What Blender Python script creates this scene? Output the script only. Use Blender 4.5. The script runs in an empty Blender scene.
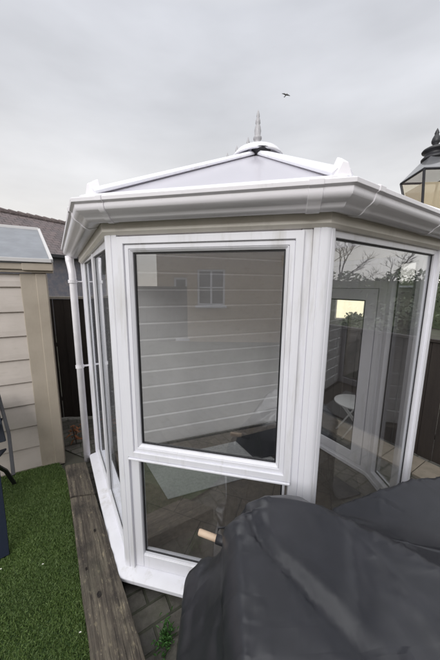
import bpy, bmesh, math, random
from math import sin, cos, pi, radians, sqrt
from mathutils import Vector, Matrix
random.seed(7)
SC = bpy.context.scene
COL = SC.collection

# ------------------------------------------------------------------ materials
def mat(name, col=(.5,.5,.5), rough=.5, metal=0.0, spec=.5, noise=None, bump=None, coat=0.0):
    m = bpy.data.materials.new(name); m.use_nodes = True
    nt = m.node_tree; b = nt.nodes['Principled BSDF']
    b.inputs['Base Color'].default_value = (*col, 1); b.inputs['Roughness'].default_value = rough
    b.inputs['Metallic'].default_value = metal; b.inputs['Specular IOR Level'].default_value = spec
    b.inputs['Coat Weight'].default_value = coat
    tc = nt.nodes.new('ShaderNodeTexCoord')
    if noise:      # (scale, colour2, lo, hi, stretch)
        sc, c2, lo, hi = noise[:4]; st = noise[4] if len(noise) > 4 else (1,1,1)
        mp = nt.nodes.new('ShaderNodeMapping'); mp.inputs['Scale'].default_value = st
        n = nt.nodes.new('ShaderNodeTexNoise'); n.inputs['Scale'].default_value = sc; n.inputs['Detail'].default_value = 6
        n.inputs['Roughness'].default_value = .62
        r = nt.nodes.new('ShaderNodeMapRange'); r.inputs[1].default_value = lo; r.inputs[2].default_value = hi
        mx = nt.nodes.new('ShaderNodeMix'); mx.data_type = 'RGBA'
        mx.inputs[6].default_value = (*col,1); mx.inputs[7].default_value = (*c2,1)
        nt.links.new(tc.outputs['Object'], mp.inputs[0]); nt.links.new(mp.outputs[0], n.inputs['Vector'])
        nt.links.new(n.outputs[0], r.inputs[0]); nt.links.new(r.outputs[0], mx.inputs[0])
        nt.links.new(mx.outputs[2], b.inputs['Base Color'])
    if bump:       # (scale, strength, distance, stretch)
        st = bump[3] if len(bump) > 3 else (1,1,1)
        mp = nt.nodes.new('ShaderNodeMapping'); mp.inputs['Scale'].default_value = st
        n = nt.nodes.new('ShaderNodeTexNoise'); n.inputs['Scale'].default_value = bump[0]; n.inputs['Detail'].default_value = 5
        bp = nt.nodes.new('ShaderNodeBump'); bp.inputs['Strength'].default_value = bump[1]; bp.inputs['Distance'].default_value = bump[2]
        nt.links.new(tc.outputs['Object'], mp.inputs[0]); nt.links.new(mp.outputs[0], n.inputs['Vector'])
        nt.links.new(n.outputs[0], bp.inputs['Height']); nt.links.new(bp.outputs[0], b.inputs['Normal'])
    return m
def layer(m, sc, c2, lo, hi, st=(1,1,1), amount=1.0, coord='Object', voronoi=False):
    """mix another blotchy colour over whatever feeds Base Color"""
    nt = m.node_tree; b = nt.nodes['Principled BSDF']
    tc = nt.nodes.new('ShaderNodeTexCoord'); mp = nt.nodes.new('ShaderNodeMapping'); mp.inputs['Scale'].default_value = st
    mp.inputs['Location'].default_value = (sc*.37, 1.3, 2.1)
    n = nt.nodes.new('ShaderNodeTexNoise'); n.inputs['Scale'].default_value = sc; n.inputs['Detail'].default_value = 7; n.inputs['Roughness'].default_value = .65
    r = nt.nodes.new('ShaderNodeMapRange'); r.inputs[1].default_value = lo; r.inputs[2].default_value = hi; r.inputs[4].default_value = amount
    mx = nt.nodes.new('ShaderNodeMix'); mx.data_type = 'RGBA'; mx.inputs[7].default_value = (*c2,1)
    nt.links.new(tc.outputs[coord], mp.inputs[0]); nt.links.new(mp.outputs[0], n.inputs['Vector'])
    nt.links.new(n.outputs[0], r.inputs[0]); nt.links.new(r.outputs[0], mx.inputs[0])
    l = b.inputs['Base Color'].links
    if l: nt.links.new(l[0].from_socket, mx.inputs[6])
    else: mx.inputs[6].default_value = b.inputs['Base Color'].default_value
    nt.links.new(mx.outputs[2], b.inputs['Base Color'])
    return m

M = {}
M['upvc'] = layer(mat('white_upvc', (.79,.79,.84), .3, noise=(5,(.73,.73,.77),.45,.75,(1,1,.25)), bump=(260,.05,.001)), 13,(.42,.40,.34),.54,.80,(1,1,.14),.6)
M['upvc_in'] = mat('shaded_upvc', (.72,.72,.73), .35)
M['gutter'] = layer(mat('gutter_plastic', (.83,.81,.85), .32, noise=(4,(.77,.75,.78),.4,.75,(1,1,3)), bump=(120,.06,.001)), 14,(.38,.36,.32),.62,.9,(1,1,.4),.6)
M['eaves'] = layer(mat('eaves_board', (.80,.76,.70), .4, noise=(6,(.72,.68,.61),.4,.7)), 12,(.34,.31,.27),.6,.9,(1,1,.5),.5)
M['gasket'] = mat('black_gasket', (.012,.012,.014), .5)
M['clad'] = layer(mat('white_cladding', (.86,.855,.86), .4, noise=(3,(.79,.785,.79),.4,.7)), 30,(.5,.49,.45),.55,.8,(.2,1,1),.4)
M['clad_shed'] = layer(mat('cream_shed_plastic', (.56,.505,.465), .5, noise=(5,(.49,.44,.40),.4,.7), bump=(60,.25,.003,(.15,.15,1))), 22,(.36,.32,.28),.55,.85,(.3,.3,2),.6)
M['trim_shed'] = layer(mat('tan_shed_trim', (.43,.375,.31), .5, noise=(4,(.37,.32,.26),.4,.7), bump=(40,.2,.003,(2,2,.2))), 12,(.27,.23,.18),.6,.9,(1,1,.3),.6)
M['shed_roof'] = mat('blue_grey_roof_sheet', (.17,.18,.20), .33, noise=(7,(.22,.235,.26),.4,.7,(1,1,1)), bump=(30,.15,.003))
M['shed_edge'] = mat('pale_roof_edge', (.55,.54,.54), .4)
M['dark_wood'] = layer(mat('dark_stained_wood', (.020,.015,.013), .7, noise=(8,(.036,.028,.023),.4,.7,(1,1,.1)), bump=(40,.5,.004,(1,1,.08))), 3,(.014,.011,.01),.5,.8)
M['pale_wood'] = mat('weathered_pale_wood', (.38,.35,.31), .7, noise=(12,(.27,.25,.22),.4,.7,(1,1,1)))
M['black_metal'] = mat('black_painted_metal', (.018,.018,.022), .5, noise=(20,(.035,.035,.04),.5,.8))
M['lamp_glass_cream'] = mat('cream_lamp_glass', (.92,.87,.78), .25)
M['lamp_grey'] = mat('grey_lamp_roof', (.17,.18,.20), .3, noise=(9,(.24,.25,.27),.4,.7))
M['navy'] = mat('navy_fabric', (.010,.014,.024), .75, bump=(500,.3,.001))
M['rug'] = mat('light_grey_rug', (.42,.43,.43), .95, noise=(40,(.34,.35,.35),.4,.65), bump=(300,.6,.003))
M['mat'] = mat('charcoal_mat', (.028,.03,.034), .95, bump=(200,.6,.003))
M['handle_wood'] = layer(mat('pine_handle', (.60,.46,.34), .6, noise=(30,(.50,.36,.25),.4,.7,(.2,1,1))), 50,(.30,.17,.09),.6,.8)
M['cover'] = layer(mat('dark_grey_cover_fabric', (.017,.018,.023), .36, spec=.5, noise=(6,(.025,.026,.033),.4,.7), bump=(900,.12,.0006)), 9,(.075,.078,.085),.66,.85,(1,1,1),.6)
def covermat():
    m=M['cover']; nt=m.node_tree; b=nt.nodes['Principled BSDF']
    uv=nt.nodes.new('ShaderNodeTexCoord'); mp=nt.nodes.new('ShaderNodeMapping'); mp.inputs['Rotation'].default_value=(0,0,.35)
    nt.links.new(uv.outputs['UV'],mp.inputs[0]); sx=nt.nodes.new('ShaderNodeSeparateXYZ'); nt.links.new(mp.outputs[0],sx.inputs[0])
    nz=nt.nodes.new('ShaderNodeTexNoise'); nz.inputs['Scale'].default_value=2.2; nz.inputs['Detail'].default_value=4; nt.links.new(uv.outputs['UV'],nz.inputs['Vector'])
    tot=None
    for ax,per in ((0,.31),(1,.27)):
        a=nt.nodes.new('ShaderNodeMath'); a.operation='MULTIPLY_ADD'; a.inputs[1].default_value=.03; nt.links.new(nz.outputs[0],a.inputs[0]); nt.links.new(sx.outputs[ax],a.inputs[2])
        p=nt.nodes.new('ShaderNodeMath'); p.operation='PINGPONG'; p.inputs[1].default_value=per; nt.links.new(a.outputs[0],p.inputs[0])
        r=nt.nodes.new('ShaderNodeMapRange'); r.interpolation_type='SMOOTHSTEP'; r.inputs[1].default_value=0; r.inputs[2].default_value=.011; r.inputs[3].default_value=1; r.inputs[4].default_value=0; nt.links.new(p.outputs[0],r.inputs[0])
        if tot is None: tot=r.outputs[0]
        else:
            q=nt.nodes.new('ShaderNodeMath'); q.operation='MAXIMUM'; nt.links.new(tot,q.inputs[0]); nt.links.new(r.outputs[0],q.inputs[1]); tot=q.outputs[0]
    mm=nt.nodes.new('ShaderNodeMapRange'); mm.inputs[1].default_value=.42; mm.inputs[2].default_value=.6; nt.links.new(nz.outputs[0],mm.inputs[0])
    k=nt.nodes.new('ShaderNodeMath'); k.operation='MULTIPLY'; nt.links.new(tot,k.inputs[0]); nt.links.new(mm.outputs[0],k.inputs[1])
    # crumple: ridged noise
    w=nt.nodes.new('ShaderNodeTexNoise'); w.noise_type='RIDGED_MULTIFRACTAL'; w.inputs['Scale'].default_value=5.5; w.inputs['Detail'].default_value=3; w.inputs['Distortion'].default_value=.6
    nt.links.new(uv.outputs['UV'],w.inputs['Vector'])
    w2=nt.nodes.new('ShaderNodeMath'); w2.operation='MULTIPLY_ADD'; w2.inputs[1].default_value=.5; nt.links.new(w.outputs[0],w2.inputs[0]); nt.links.new(k.outputs[0],w2.inputs[2])
    bp=nt.nodes.new('ShaderNodeBump'); bp.inputs['Strength'].default_value=1.0; bp.inputs['Distance'].default_value=.016; nt.links.new(w2.outputs[0],bp.inputs['Height'])
    old=b.inputs['Normal'].links[0].from_node; nt.links.new(bp.outputs[0],old.inputs['Normal'])
covermat()
M['white_enamel'] = mat('white_enamel', (.75,.75,.74), .3)
M['leaf'] = mat('weed_leaf', (.05,.13,.03), .5)
M['dry'] = mat('dry_leaf', (.22,.08,.03), .7)
M['petal'] = mat('petal', (.75,.75,.68), .6)
M['bird'] = mat('gull_feathers', (.20,.20,.21), .8)
M['bark'] = mat('bark', (.10,.085,.07), .9, bump=(30,.6,.01,(1,1,.3)))
M['twig'] = mat('twig', (.07,.06,.05), .9)
M['evergreen'] = mat('evergreen_leaves', (.06,.08,.045), .6, noise=(3,(.12,.14,.08),.4,.7))

def brickmat(name, c1, c2, mortar, scale, msize=.02, rough=.75, rot=0, ratio=(.5,.25), bumpd=.006, coord='Object', blot=None, vert=False):
    m = bpy.data.materials.new(name); m.use_nodes = True; nt = m.node_tree; b = nt.nodes['Principled BSDF']
    tc = nt.nodes.new('ShaderNodeTexCoord'); mp = nt.nodes.new('ShaderNodeMapping')
    mp.inputs['Rotation'].default_value = (pi/2,0,0) if vert else (0,0,rot)
    br = nt.nodes.new('ShaderNodeTexBrick'); br.inputs['Color1'].default_value=(*c1,1); br.inputs['Color2'].default_value=(*c2,1)
    br.inputs['Mortar'].default_value=(*mortar,1); br.inputs['Scale'].default_value=scale; br.inputs['Mortar Size'].default_value=msize
    br.inputs['Brick Width'].default_value=ratio[0]; br.inputs['Row Height'].default_value=ratio[1]; br.inputs['Mortar Smooth'].default_value=.4
    # wobble
    n0 = nt.nodes.new('ShaderNodeTexNoise'); n0.inputs['Scale'].default_value=6
    vm = nt.nodes.new('ShaderNodeVectorMath'); vm.operation='MULTIPLY_ADD'; vm.inputs[1].default_value=(.012,.012,.012)
    nt.links.new(tc.outputs[coord], n0.inputs['Vector']); nt.links.new(n0.outputs['Color'], vm.inputs[0]); nt.links.new(tc.outputs[coord], vm.inputs[2])
    nt.links.new(vm.outputs[0], mp.inputs[0]); nt.links.new(mp.outputs[0], br.inputs['Vector'])
    n = nt.nodes.new('ShaderNodeTexNoise'); n.inputs['Scale'].default_value=28; n.inputs['Detail'].default_value=8; n.inputs['Roughness'].default_value=.7
    nt.links.new(tc.outputs[coord], n.inputs['Vector'])
    r = nt.nodes.new('ShaderNodeMapRange'); r.inputs[1].default_value=.25; r.inputs[2].default_value=.75; r.inputs[3].default_value=.55; r.inputs[4].default_value=1.35
    nt.links.new(n.outputs[0], r.inputs[0])
    mu = nt.nodes.new('ShaderNodeVectorMath'); mu.operation='MULTIPLY'
    nt.links.new(br.outputs['Color'], mu.inputs[0]); nt.links.new(r.outputs[0], mu.inputs[1]); nt.links.new(mu.outputs[0], b.inputs['Base Color'])
    b.inputs['Roughness'].default_value=rough
    ad = nt.nodes.new('ShaderNodeMath'); ad.operation='MULTIPLY_ADD'; ad.inputs[1].default_value=-1.0
    nt.links.new(br.outputs['Fac'], ad.inputs[0]); nt.links.new(n.outputs[0], ad.inputs[2])
    bp = nt.nodes.new('ShaderNodeBump'); bp.inputs['Strength'].default_value=.7; bp.inputs['Distance'].default_value=bumpd
    nt.links.new(ad.outputs[0], bp.inputs['Height']); nt.links.new(bp.outputs[0], b.inputs['Normal'])
    if blot: layer(m, *blot)
    return m
M['paving'] = brickmat('block_paving', (.075,.072,.066), (.125,.115,.098), (.05,.052,.036), 1.0, .008, rot=radians(-32), ratio=(.2,.1), bumpd=.008, blot=(5,(.055,.062,.035),.5,.8,(1,1,1),.7))
M['tile'] = brickmat('dark_slate_floor', (.135,.12,.10), (.165,.14,.115), (.07,.062,.052), 1.0, .004, rot=radians(20), ratio=(.45,.3), bumpd=.002, rough=.55, blot=(3,(.09,.085,.078),.4,.7,(1,1,1),.6))
M['house_brick'] = brickmat('buff_brick', (.56,.44,.30), (.48,.36,.24), (.48,.42,.34), 1.0, .006, ratio=(.225,.075), vert=True, bumpd=.004)
M['roof_tile'] = brickmat('brown_roof_tiles', (.17,.13,.13), (.12,.10,.105), (.035,.03,.03), 1.0, .012, ratio=(.26,.2), bumpd=.03, blot=(3,(.19,.16,.16),.45,.75,(1,1,1),.6))
M['render_wall'] = mat('grey_rendered_wall', (.15,.155,.19), .8, noise=(7,(.23,.21,.22),.4,.65), bump=(60,.6,.01))

def glassmat(name, tint, refl, rough=0.0):
    m = bpy.data.materials.new(name); m.use_nodes=True; nt=m.node_tree; nt.nodes.clear()
    o = nt.nodes.new('ShaderNodeOutputMaterial'); t=nt.nodes.new('ShaderNodeBsdfTransparent'); t.inputs[0].default_value=(*tint,1)
    g = nt.nodes.new('ShaderNodeBsdfGlossy'); g.inputs['Roughness'].default_value=rough; g.inputs['Color'].default_value=(.95,.97,1,1)
    lw = nt.nodes.new('ShaderNodeLayerWeight'); lw.inputs['Blend'].default_value=.5
    pw = nt.nodes.new('ShaderNodeMath'); pw.operation='POWER'; pw.inputs[1].default_value=4.0; nt.links.new(lw.outputs['Facing'],pw.inputs[0])
    f = nt.nodes.new('ShaderNodeMath'); f.operation='MULTIPLY_ADD'; f.inputs[1].default_value=1-refl; f.inputs[2].default_value=refl; nt.links.new(pw.outputs[0],f.inputs[0])
    mx = nt.nodes.new('ShaderNodeMixShader')
    nt.links.new(f.outputs[0],mx.inputs[0]); nt.links.new(t.outputs[0],mx.inputs[1]); nt.links.new(g.outputs[0],mx.inputs[2]); nt.links.new(mx.outputs[0],o.inputs[0])
    return m
M['glass'] = glassmat('window_glass', (.972,.974,.974), .15)
M['house_glass'] = mat('dark_window_glass', (.03,.035,.04), .05, spec=.8)
M['lamp_pane'] = glassmat('lamp_pane_glass', (.97,.95,.9), .05)
# milky roof sheet
def roofmat():
    m = bpy.data.materials.new('milky_roof_sheet'); m.use_nodes=True; nt=m.node_tree; b=nt.nodes['Principled BSDF']; o=nt.nodes['Material Output']
    b.inputs['Base Color'].default_value=(.80,.79,.88,1); b.inputs['Roughness'].default_value=.16
    tl=nt.nodes.new('ShaderNodeBsdfTranslucent'); tl.inputs[0].default_value=(.93,.92,.90,1)
    mx=nt.nodes.new('ShaderNodeMixShader'); mx.inputs[0].default_value=.42
    nt.links.new(b.outputs[0],mx.inputs[1]); nt.links.new(tl.outputs[0],mx.inputs[2]); nt.links.new(mx.outputs[0],o.inputs[0])
    return m
M['roof_sheet'] = roofmat()
def grassmat():
    m = mat('turf_blades', (.04,.10,.014), .55)
    nt=m.node_tree; b=nt.nodes['Principled BSDF']
    g=nt.nodes.new('ShaderNodeNewGeometry'); mx=nt.nodes.new('ShaderNodeValToRGB')
    e=mx.color_ramp.elements; e[0].position=0; e[0].color=(.085,.15,.035,1); e[1].position=1; e[1].color=(.24,.30,.12,1)
    x=e.new(.93); x.color=(.15,.22,.06,1); 
    nt.links.new(g.outputs['Random Per Island'], mx.inputs[0]); nt.links.new(mx.outputs[0], b.inputs['Base Color'])
    layer(m, 2.2, (.09,.14,.045), .4,.7,(1,1,1),.75)
    return m
M['blades'] = grassmat()
M['turf_base'] = mat('turf_backing', (.022,.05,.012), .9, noise=(60,(.035,.07,.015),.4,.6))
def sleepermat():
    m = mat('weathered_sleeper', (.14,.12,.092), .85, noise=(22,(.055,.045,.037),.38,.60,(.12,1.6,1)), bump=(40,1.0,.012,(.10,1.6,1)))
    layer(m, 55, (.025,.020,.017), .56,.66,(.07,1.3,1),.85)
    layer(m, 34, (.33,.28,.19), .58,.70,(.5,1.3,1),.75)
    layer(m, 7, (.03,.025,.022), .50,.66,(.8,1,1),.85)
    layer(m, 90, (.30,.27,.20), .60,.72,(.7,1.2,1),.6)
    layer(m, 4, (.085,.085,.06), .52,.7,(1,1,1),.5)
    return m
M['sleeper'] = sleepermat()
M['ground'] = mat('garden_ground', (.08,.085,.06), .95, noise=(1,(.06,.055,.045),.4,.6))

# ------------------------------------------------------------------ helpers
def link(name, bm, m, parent=None, bevel=0, smooth=False, seg=2, auto=None):
    bmesh.ops.recalc_face_normals(bm, faces=bm.faces)
    me = bpy.data.meshes.new(name); bm.to_mesh(me); bm.free()
    o = bpy.data.objects.new(name, me); COL.objects.link(o)
    if isinstance(m,(list,tuple)):
        for k in m: me.materials.append(k)
    else: me.materials.append(m)
    if parent is not None: o.parent = parent
    if smooth:
        for p in me.polygons: p.use_smooth = True
    if bevel:
        b = o.modifiers.new('bevel','BEVEL'); b.width=bevel; b.segments=seg; b.limit_method='ANGLE'; b.angle_limit=radians(35)
        b.harden_normals=True
        for p in me.polygons: p.use_smooth=True
    return o
def tag(o, label=None, cat=None, group=None, kind=None):
    if label: o['label']=label
    if cat: o['category']=cat
    if group: o['group']=group
    if kind: o['kind']=kind
    return o
def thing(name, label, cat, group=None, loc=(0,0,0), rz=0):
    o = bpy.data.objects.new(name, None); COL.objects.link(o); o.location=loc; o.rotation_euler=(0,0,rz)
    o.empty_display_size=.1
    return tag(o,label,cat,group)
def V(*a): return Vector(a)
def hexa(bm, P):      # 8 points: bottom 4 then top 4
    v=[bm.verts.new(p) for p in P]
    for f in ((0,1,2,3),(7,6,5,4),(0,4,5,1),(1,5,6,2),(2,6,7,3),(3,7,4,0)): bm.faces.new([v[i] for i in f])
def box(bm, a, b):
    (x0,y0,z0),(x1,y1,z1)=a,b
    hexa(bm,[(x0,y0,z0),(x1,y0,z0),(x1,y1,z0),(x0,y1,z0),(x0,y0,z1),(x1,y0,z1),(x1,y1,z1),(x0,y1,z1)])
class Face:
    """vertical wall frame: s along, o outward, z up"""
    def __init__(s, P, Q):
        s.P=Vector((P[0],P[1])); q=Vector((Q[0],Q[1])); s.L=(q-s.P).length; s.d=(q-s.P)/s.L; s.n=Vector((s.d.y,-s.d.x))
    def pt(s,a,o,z): p=s.P+s.d*a+s.n*o; return Vector((p.x,p.y,z))
    def box(s,bm,s0,s1,z0,z1,o0,o1):
        hexa(bm,[s.pt(s0,o1,z0),s.pt(s1,o1,z0),s.pt(s1,o0,z0),s.pt(s0,o0,z0),s.pt(s0,o1,z1),s.pt(s1,o1,z1),s.pt(s1,o0,z1),s.pt(s0,o0,z1)])
    def ring(s,bm,s0,s1,z0,z1,w,o0,o1,wb=None,ws=None):
        """mitred rectangular frame"""
        wb = w if wb is None else wb
        O=[(s0,z0),(s1,z0),(s1,z1),(s0,z1)]; I=[(s0+w,z0+wb),(s1-w,z0+wb),(s1-w,z1-w),(s0+w,z1-w)]
        vo=[[bm.verts.new(s.pt(a,o,z)) for a,z in L] for o in (o0,o1) for L in (O,I)]
        A,B,C,D=vo
        for k in range(4):
            j=(k+1)%4
            bm.faces.new((A[k],A[j],B[j],B[k])); bm.faces.new((C[k],D[k],D[j],C[j]))
            bm.faces.new((A[k],C[k],C[j],A[j])); bm.faces.new((B[k],B[j],D[j],D[k]))
def tube(bm, pts, r, n=10, cap=True):
    pts=[Vector(p) for p in pts]; rs = r if isinstance(r,(list,tuple)) else [r]*len(pts)
    rings=[]; up=Vector((0,0,1))
    for i,p in enumerate(pts):
        t=(pts[min(i+1,len(pts)-1)]-pts[max(i-1,0)]).normalized()
        a=t.cross(up if abs(t.z)<.9 else Vector((1,0,0))).normalized(); b=t.cross(a).normalized()
        rings.append([bm.verts.new(p+(a*cos(2*pi*k/n)+b*sin(2*pi*k/n))*rs[i]) for k in range(n)])
    for A,B in zip(rings,rings[1:]):
        for k in range(n): bm.faces.new((A[k],A[(k+1)%n],B[(k+1)%n],B[k]))
    if cap: bm.faces.new(rings[0][::-1]); bm.faces.new(rings[-1])
def lathe(bm, prof, c=(0,0,0), n=24):
    rings=[]
    for r,z in prof:
        rings.append([bm.verts.new((c[0]+r*cos(2*pi*k/n), c[1]+r*sin(2*pi*k/n), c[2]+z)) for k in range(n)] if r>1e-5 else [bm.verts.new((c[0],c[1],c[2]+z))])
    for A,B in zip(rings,rings[1:]):
        for k in range(n):
            j=(k+1)%n
            if len(A)==1 and len(B)>1: bm.faces.new((A[0],B[j],B[k]))
            elif len(B)==1 and len(A)>1: bm.faces.new((A[k],A[j],B[0]))
            elif len(A)>1: bm.faces.new((A[k],A[j],B[j],B[k]))
def nb(): return bmesh.new()

# ------------------------------------------------------------------ camera
H=1.75
cam=bpy.data.cameras.new('camera'); co=bpy.data.objects.new('camera',cam); COL.objects.link(co); SC.camera=co
cam.sensor_fit='VERTICAL'; cam.sensor_height=36; cam.sensor_width=24; cam.lens=260.2/660*36
cam.clip_start=.02; cam.clip_end=500
PIT=.16748; ROLL=.007545
co.matrix_world = Matrix.Translation((0,0,H)) @ Matrix.Rotation(pi/2-PIT,4,'X') @ Matrix.Rotation(ROLL,4,'Z')
SC.render.resolution_x=683; SC.render.resolution_y=1024

# ------------------------------------------------------------------ sky and light
W=bpy.data.worlds.new('World'); SC.world=W; W.use_nodes=True; nt=W.node_tree; nt.nodes.clear()
out=nt.nodes.new('ShaderNodeOutputWorld')
sky=nt.nodes.new('ShaderNodeTexSky'); sky.sky_type='NISHITA'; sky.sun_disc=False
SUN_EL, SUN_AZ = radians(26), radians(205)
sky.sun_elevation=SUN_EL; sky.sun_rotation=SUN_AZ
b1=nt.nodes.new('ShaderNodeBackground'); b1.inputs[1].default_value=.09; nt.links.new(sky.outputs[0],b1.inputs[0])
tc=nt.nodes.new('ShaderNodeTexCoord'); sp=nt.nodes.new('ShaderNodeSeparateXYZ'); nt.links.new(tc.outputs['Generated'],sp.inputs[0])
cr=nt.nodes.new('ShaderNodeValToRGB'); e=cr.color_ramp.elements
e[0].position=0; e[0].color=(.93,.89,.83,1); e[1].position=1; e[1].color=(1,1,1,1)
for p,c in ((.14,(.90,.87,.83)),(.30,(.80,.795,.80)),(.48,(.71,.72,.755)),(.66,(.67,.685,.735)),(.80,(1.0,1.0,1.0))):
    x=e.new(p); x.color=(*c,1)
nt.links.new(sp.outputs[2],cr.inputs[0])
mp=nt.nodes.new('ShaderNodeMapping'); mp.inputs['Scale'].default_value=(1,1,3.2); mp.inputs['Rotation'].default_value=(0.25,.1,0)
nz=nt.nodes.new('ShaderNodeTexNoise'); nz.inputs['Scale'].default_value=1.6; nz.inputs['Detail'].default_value=5; nz.inputs['Roughness'].default_value=.5
nt.links.new(tc.outputs['Generated'],mp.inputs[0]); nt.links.new(mp.outputs[0],nz.inputs['Vector'])
mr=nt.nodes.new('ShaderNodeMapRange'); mr.inputs[1].default_value=.3; mr.inputs[2].default_value=.7; mr.inputs[3].default_value=.82; mr.inputs[4].default_value=1.13
nt.links.new(nz.outputs[0],mr.inputs[0])
zz=nt.nodes.new('ShaderNodeMapRange'); zz.inputs[1].default_value=.72; zz.inputs[2].default_value=1.0; zz.inputs[3].default_value=1.0; zz.inputs[4].default_value=2.2
nt.links.new(sp.outputs[2],zz.inputs[0])
m1=nt.nodes.new('ShaderNodeMath'); m1.operation='MULTIPLY'; nt.links.new(mr.outputs[0],m1.inputs[0]); nt.links.new(zz.outputs[0],m1.inputs[1])
b2=nt.nodes.new('ShaderNodeBackground'); nt.links.new(cr.outputs[0],b2.inputs[0]); nt.links.new(m1.outputs[0],b2.inputs[1])
ms=nt.nodes.new('ShaderNodeMixShader'); ms.inputs[0].default_value=.93
nt.links.new(b1.outputs[0],ms.inputs[1]); nt.links.new(b2.outputs[0],ms.inputs[2]); nt.links.new(ms.outputs[0],out.inputs[0])
L=bpy.data.lights.new('sun','SUN'); L.energy=2.6; L.angle=radians(40); L.color=(1,.985,.965)
lo=bpy.data.objects.new('sun',L); COL.objects.link(lo)
# azimuth measured clockwise from +Y
dirv=Vector((sin(SUN_AZ)*cos(SUN_EL), cos(SUN_AZ)*cos(SUN_EL), sin(SUN_EL)))
lo.rotation_euler=dirv.to_track_quat('Z','Y').to_euler()
vs=SC.view_settings; vs.view_transform='Standard'; vs.look='None'; vs.exposure=.1; vs.gamma=1; vs.use_curve_mapping=False
SC.cycles.max_bounces=10; SC.cycles.transparent_max_bounces=24; SC.cycles.glossy_bounces=4
SC.cycles.caustics_reflective=False; SC.cycles.caustics_refractive=False

def shade_mat(name='cream_lamp_shade',c=(.93,.88,.80),tc_=(.95,.88,.76)):
    m=bpy.data.materials.new(name); m.use_nodes=True; nt=m.node_tree; b=nt.nodes['Principled BSDF']; o=nt.nodes['Material Output']
    b.inputs['Base Color'].default_value=(*c,1); b.inputs['Roughness'].default_value=.3
    t=nt.nodes.new('ShaderNodeBsdfTranslucent'); t.inputs[0].default_value=(*tc_,1); x=nt.nodes.new('ShaderNodeMixShader'); x.inputs[0].default_value=.5
    tr=nt.nodes.new('ShaderNodeBsdfTransparent'); y=nt.nodes.new('ShaderNodeMixShader'); y.inputs[0].default_value=.5
    nt.links.new(b.outputs[0],x.inputs[1]); nt.links.new(t.outputs[0],x.inputs[2]); nt.links.new(x.outputs[0],y.inputs[1]); nt.links.new(tr.outputs[0],y.inputs[2]); nt.links.new(y.outputs[0],o.inputs[0])
    return m
M['lamp_glass_cream']=shade_mat()
M['lamp_grey']=shade_mat('grey_lamp_glass',(.30,.31,.34),(.62,.63,.66))
# ================================================================== SETTING
def sheet(name, poly, z, m, kind='structure'):
    bm=nb(); bm.faces.new([bm.verts.new((x,y,z)) for x,y in poly]); o=link(name,bm,m); o['kind']=kind; return o
sheet('ground',[(-300,-300),(300,-300),(300,300),(-300,300)],-.012,M['ground'])
sheet('paving',[(-4.5,-2.6),(4.6,-2.6),(4.6,6),(-2.6,6),(-2.6,3.0),(-1.35,2.4),(-1.0,1.7),(-.34,.22),(-4.5,.22)],0,M['paving'])
LAWN=[(-4.5,.22),(-.34,.22),(-.40,.55),(-.56,.90),(-1.17,1.80),(-1.43,2.17),(-1.62,2.34),(-2.6,1.8),(-4.5,.8)]
sheet('lawn',LAWN,.02,M['turf_base'])
def inside(x,y,P):
    c=False
    for i in range(len(P)):
        (x0,y0),(x1,y1)=P[i],P[i-1]
        if (y0>y)!=(y1>y) and x<(x1-x0)*(y-y0)/(y1-y0)+x0: c=not c
    return c
vv=[];ff=[]; rnd=random.Random(3); k=0
while k<95000:
    y=.72+1.7*rnd.random()**.8; x=-3.0+2.6*rnd.random()
    if x < -.86*y-.12*1-.0 - .25: continue
    if not inside(x,y,LAWN): continue
    a=rnd.random()*6.28; h=.006+.012*rnd.random(); w=.0015+.0010*rnd.random(); tl=.018*rnd.random(); b=rnd.random()*6.28
    dx,dy=cos(a)*w,sin(a)*w; tx,ty=cos(b)*tl,sin(b)*tl; n=len(vv); z=.02
    vv+= [(x-dx,y-dy,z),(x+dx,y+dy,z),(x+tx*.45+dx*.7,y+ty*.45+dy*.7,z+h*.6),(x+tx,y+ty,z+h)]
    ff+= [(n,n+1,n+2),(n,n+2,n+3)]; k+=1
me=bpy.data.meshes.new('artificial_grass'); me.from_pydata(vv,[],ff); me.materials.append(M['blades'])
go=bpy.data.objects.new('artificial_grass',me); COL.objects.link(go)
tag(go,'short green artificial grass left of the timber sleepers','grass',kind='stuff')

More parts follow.
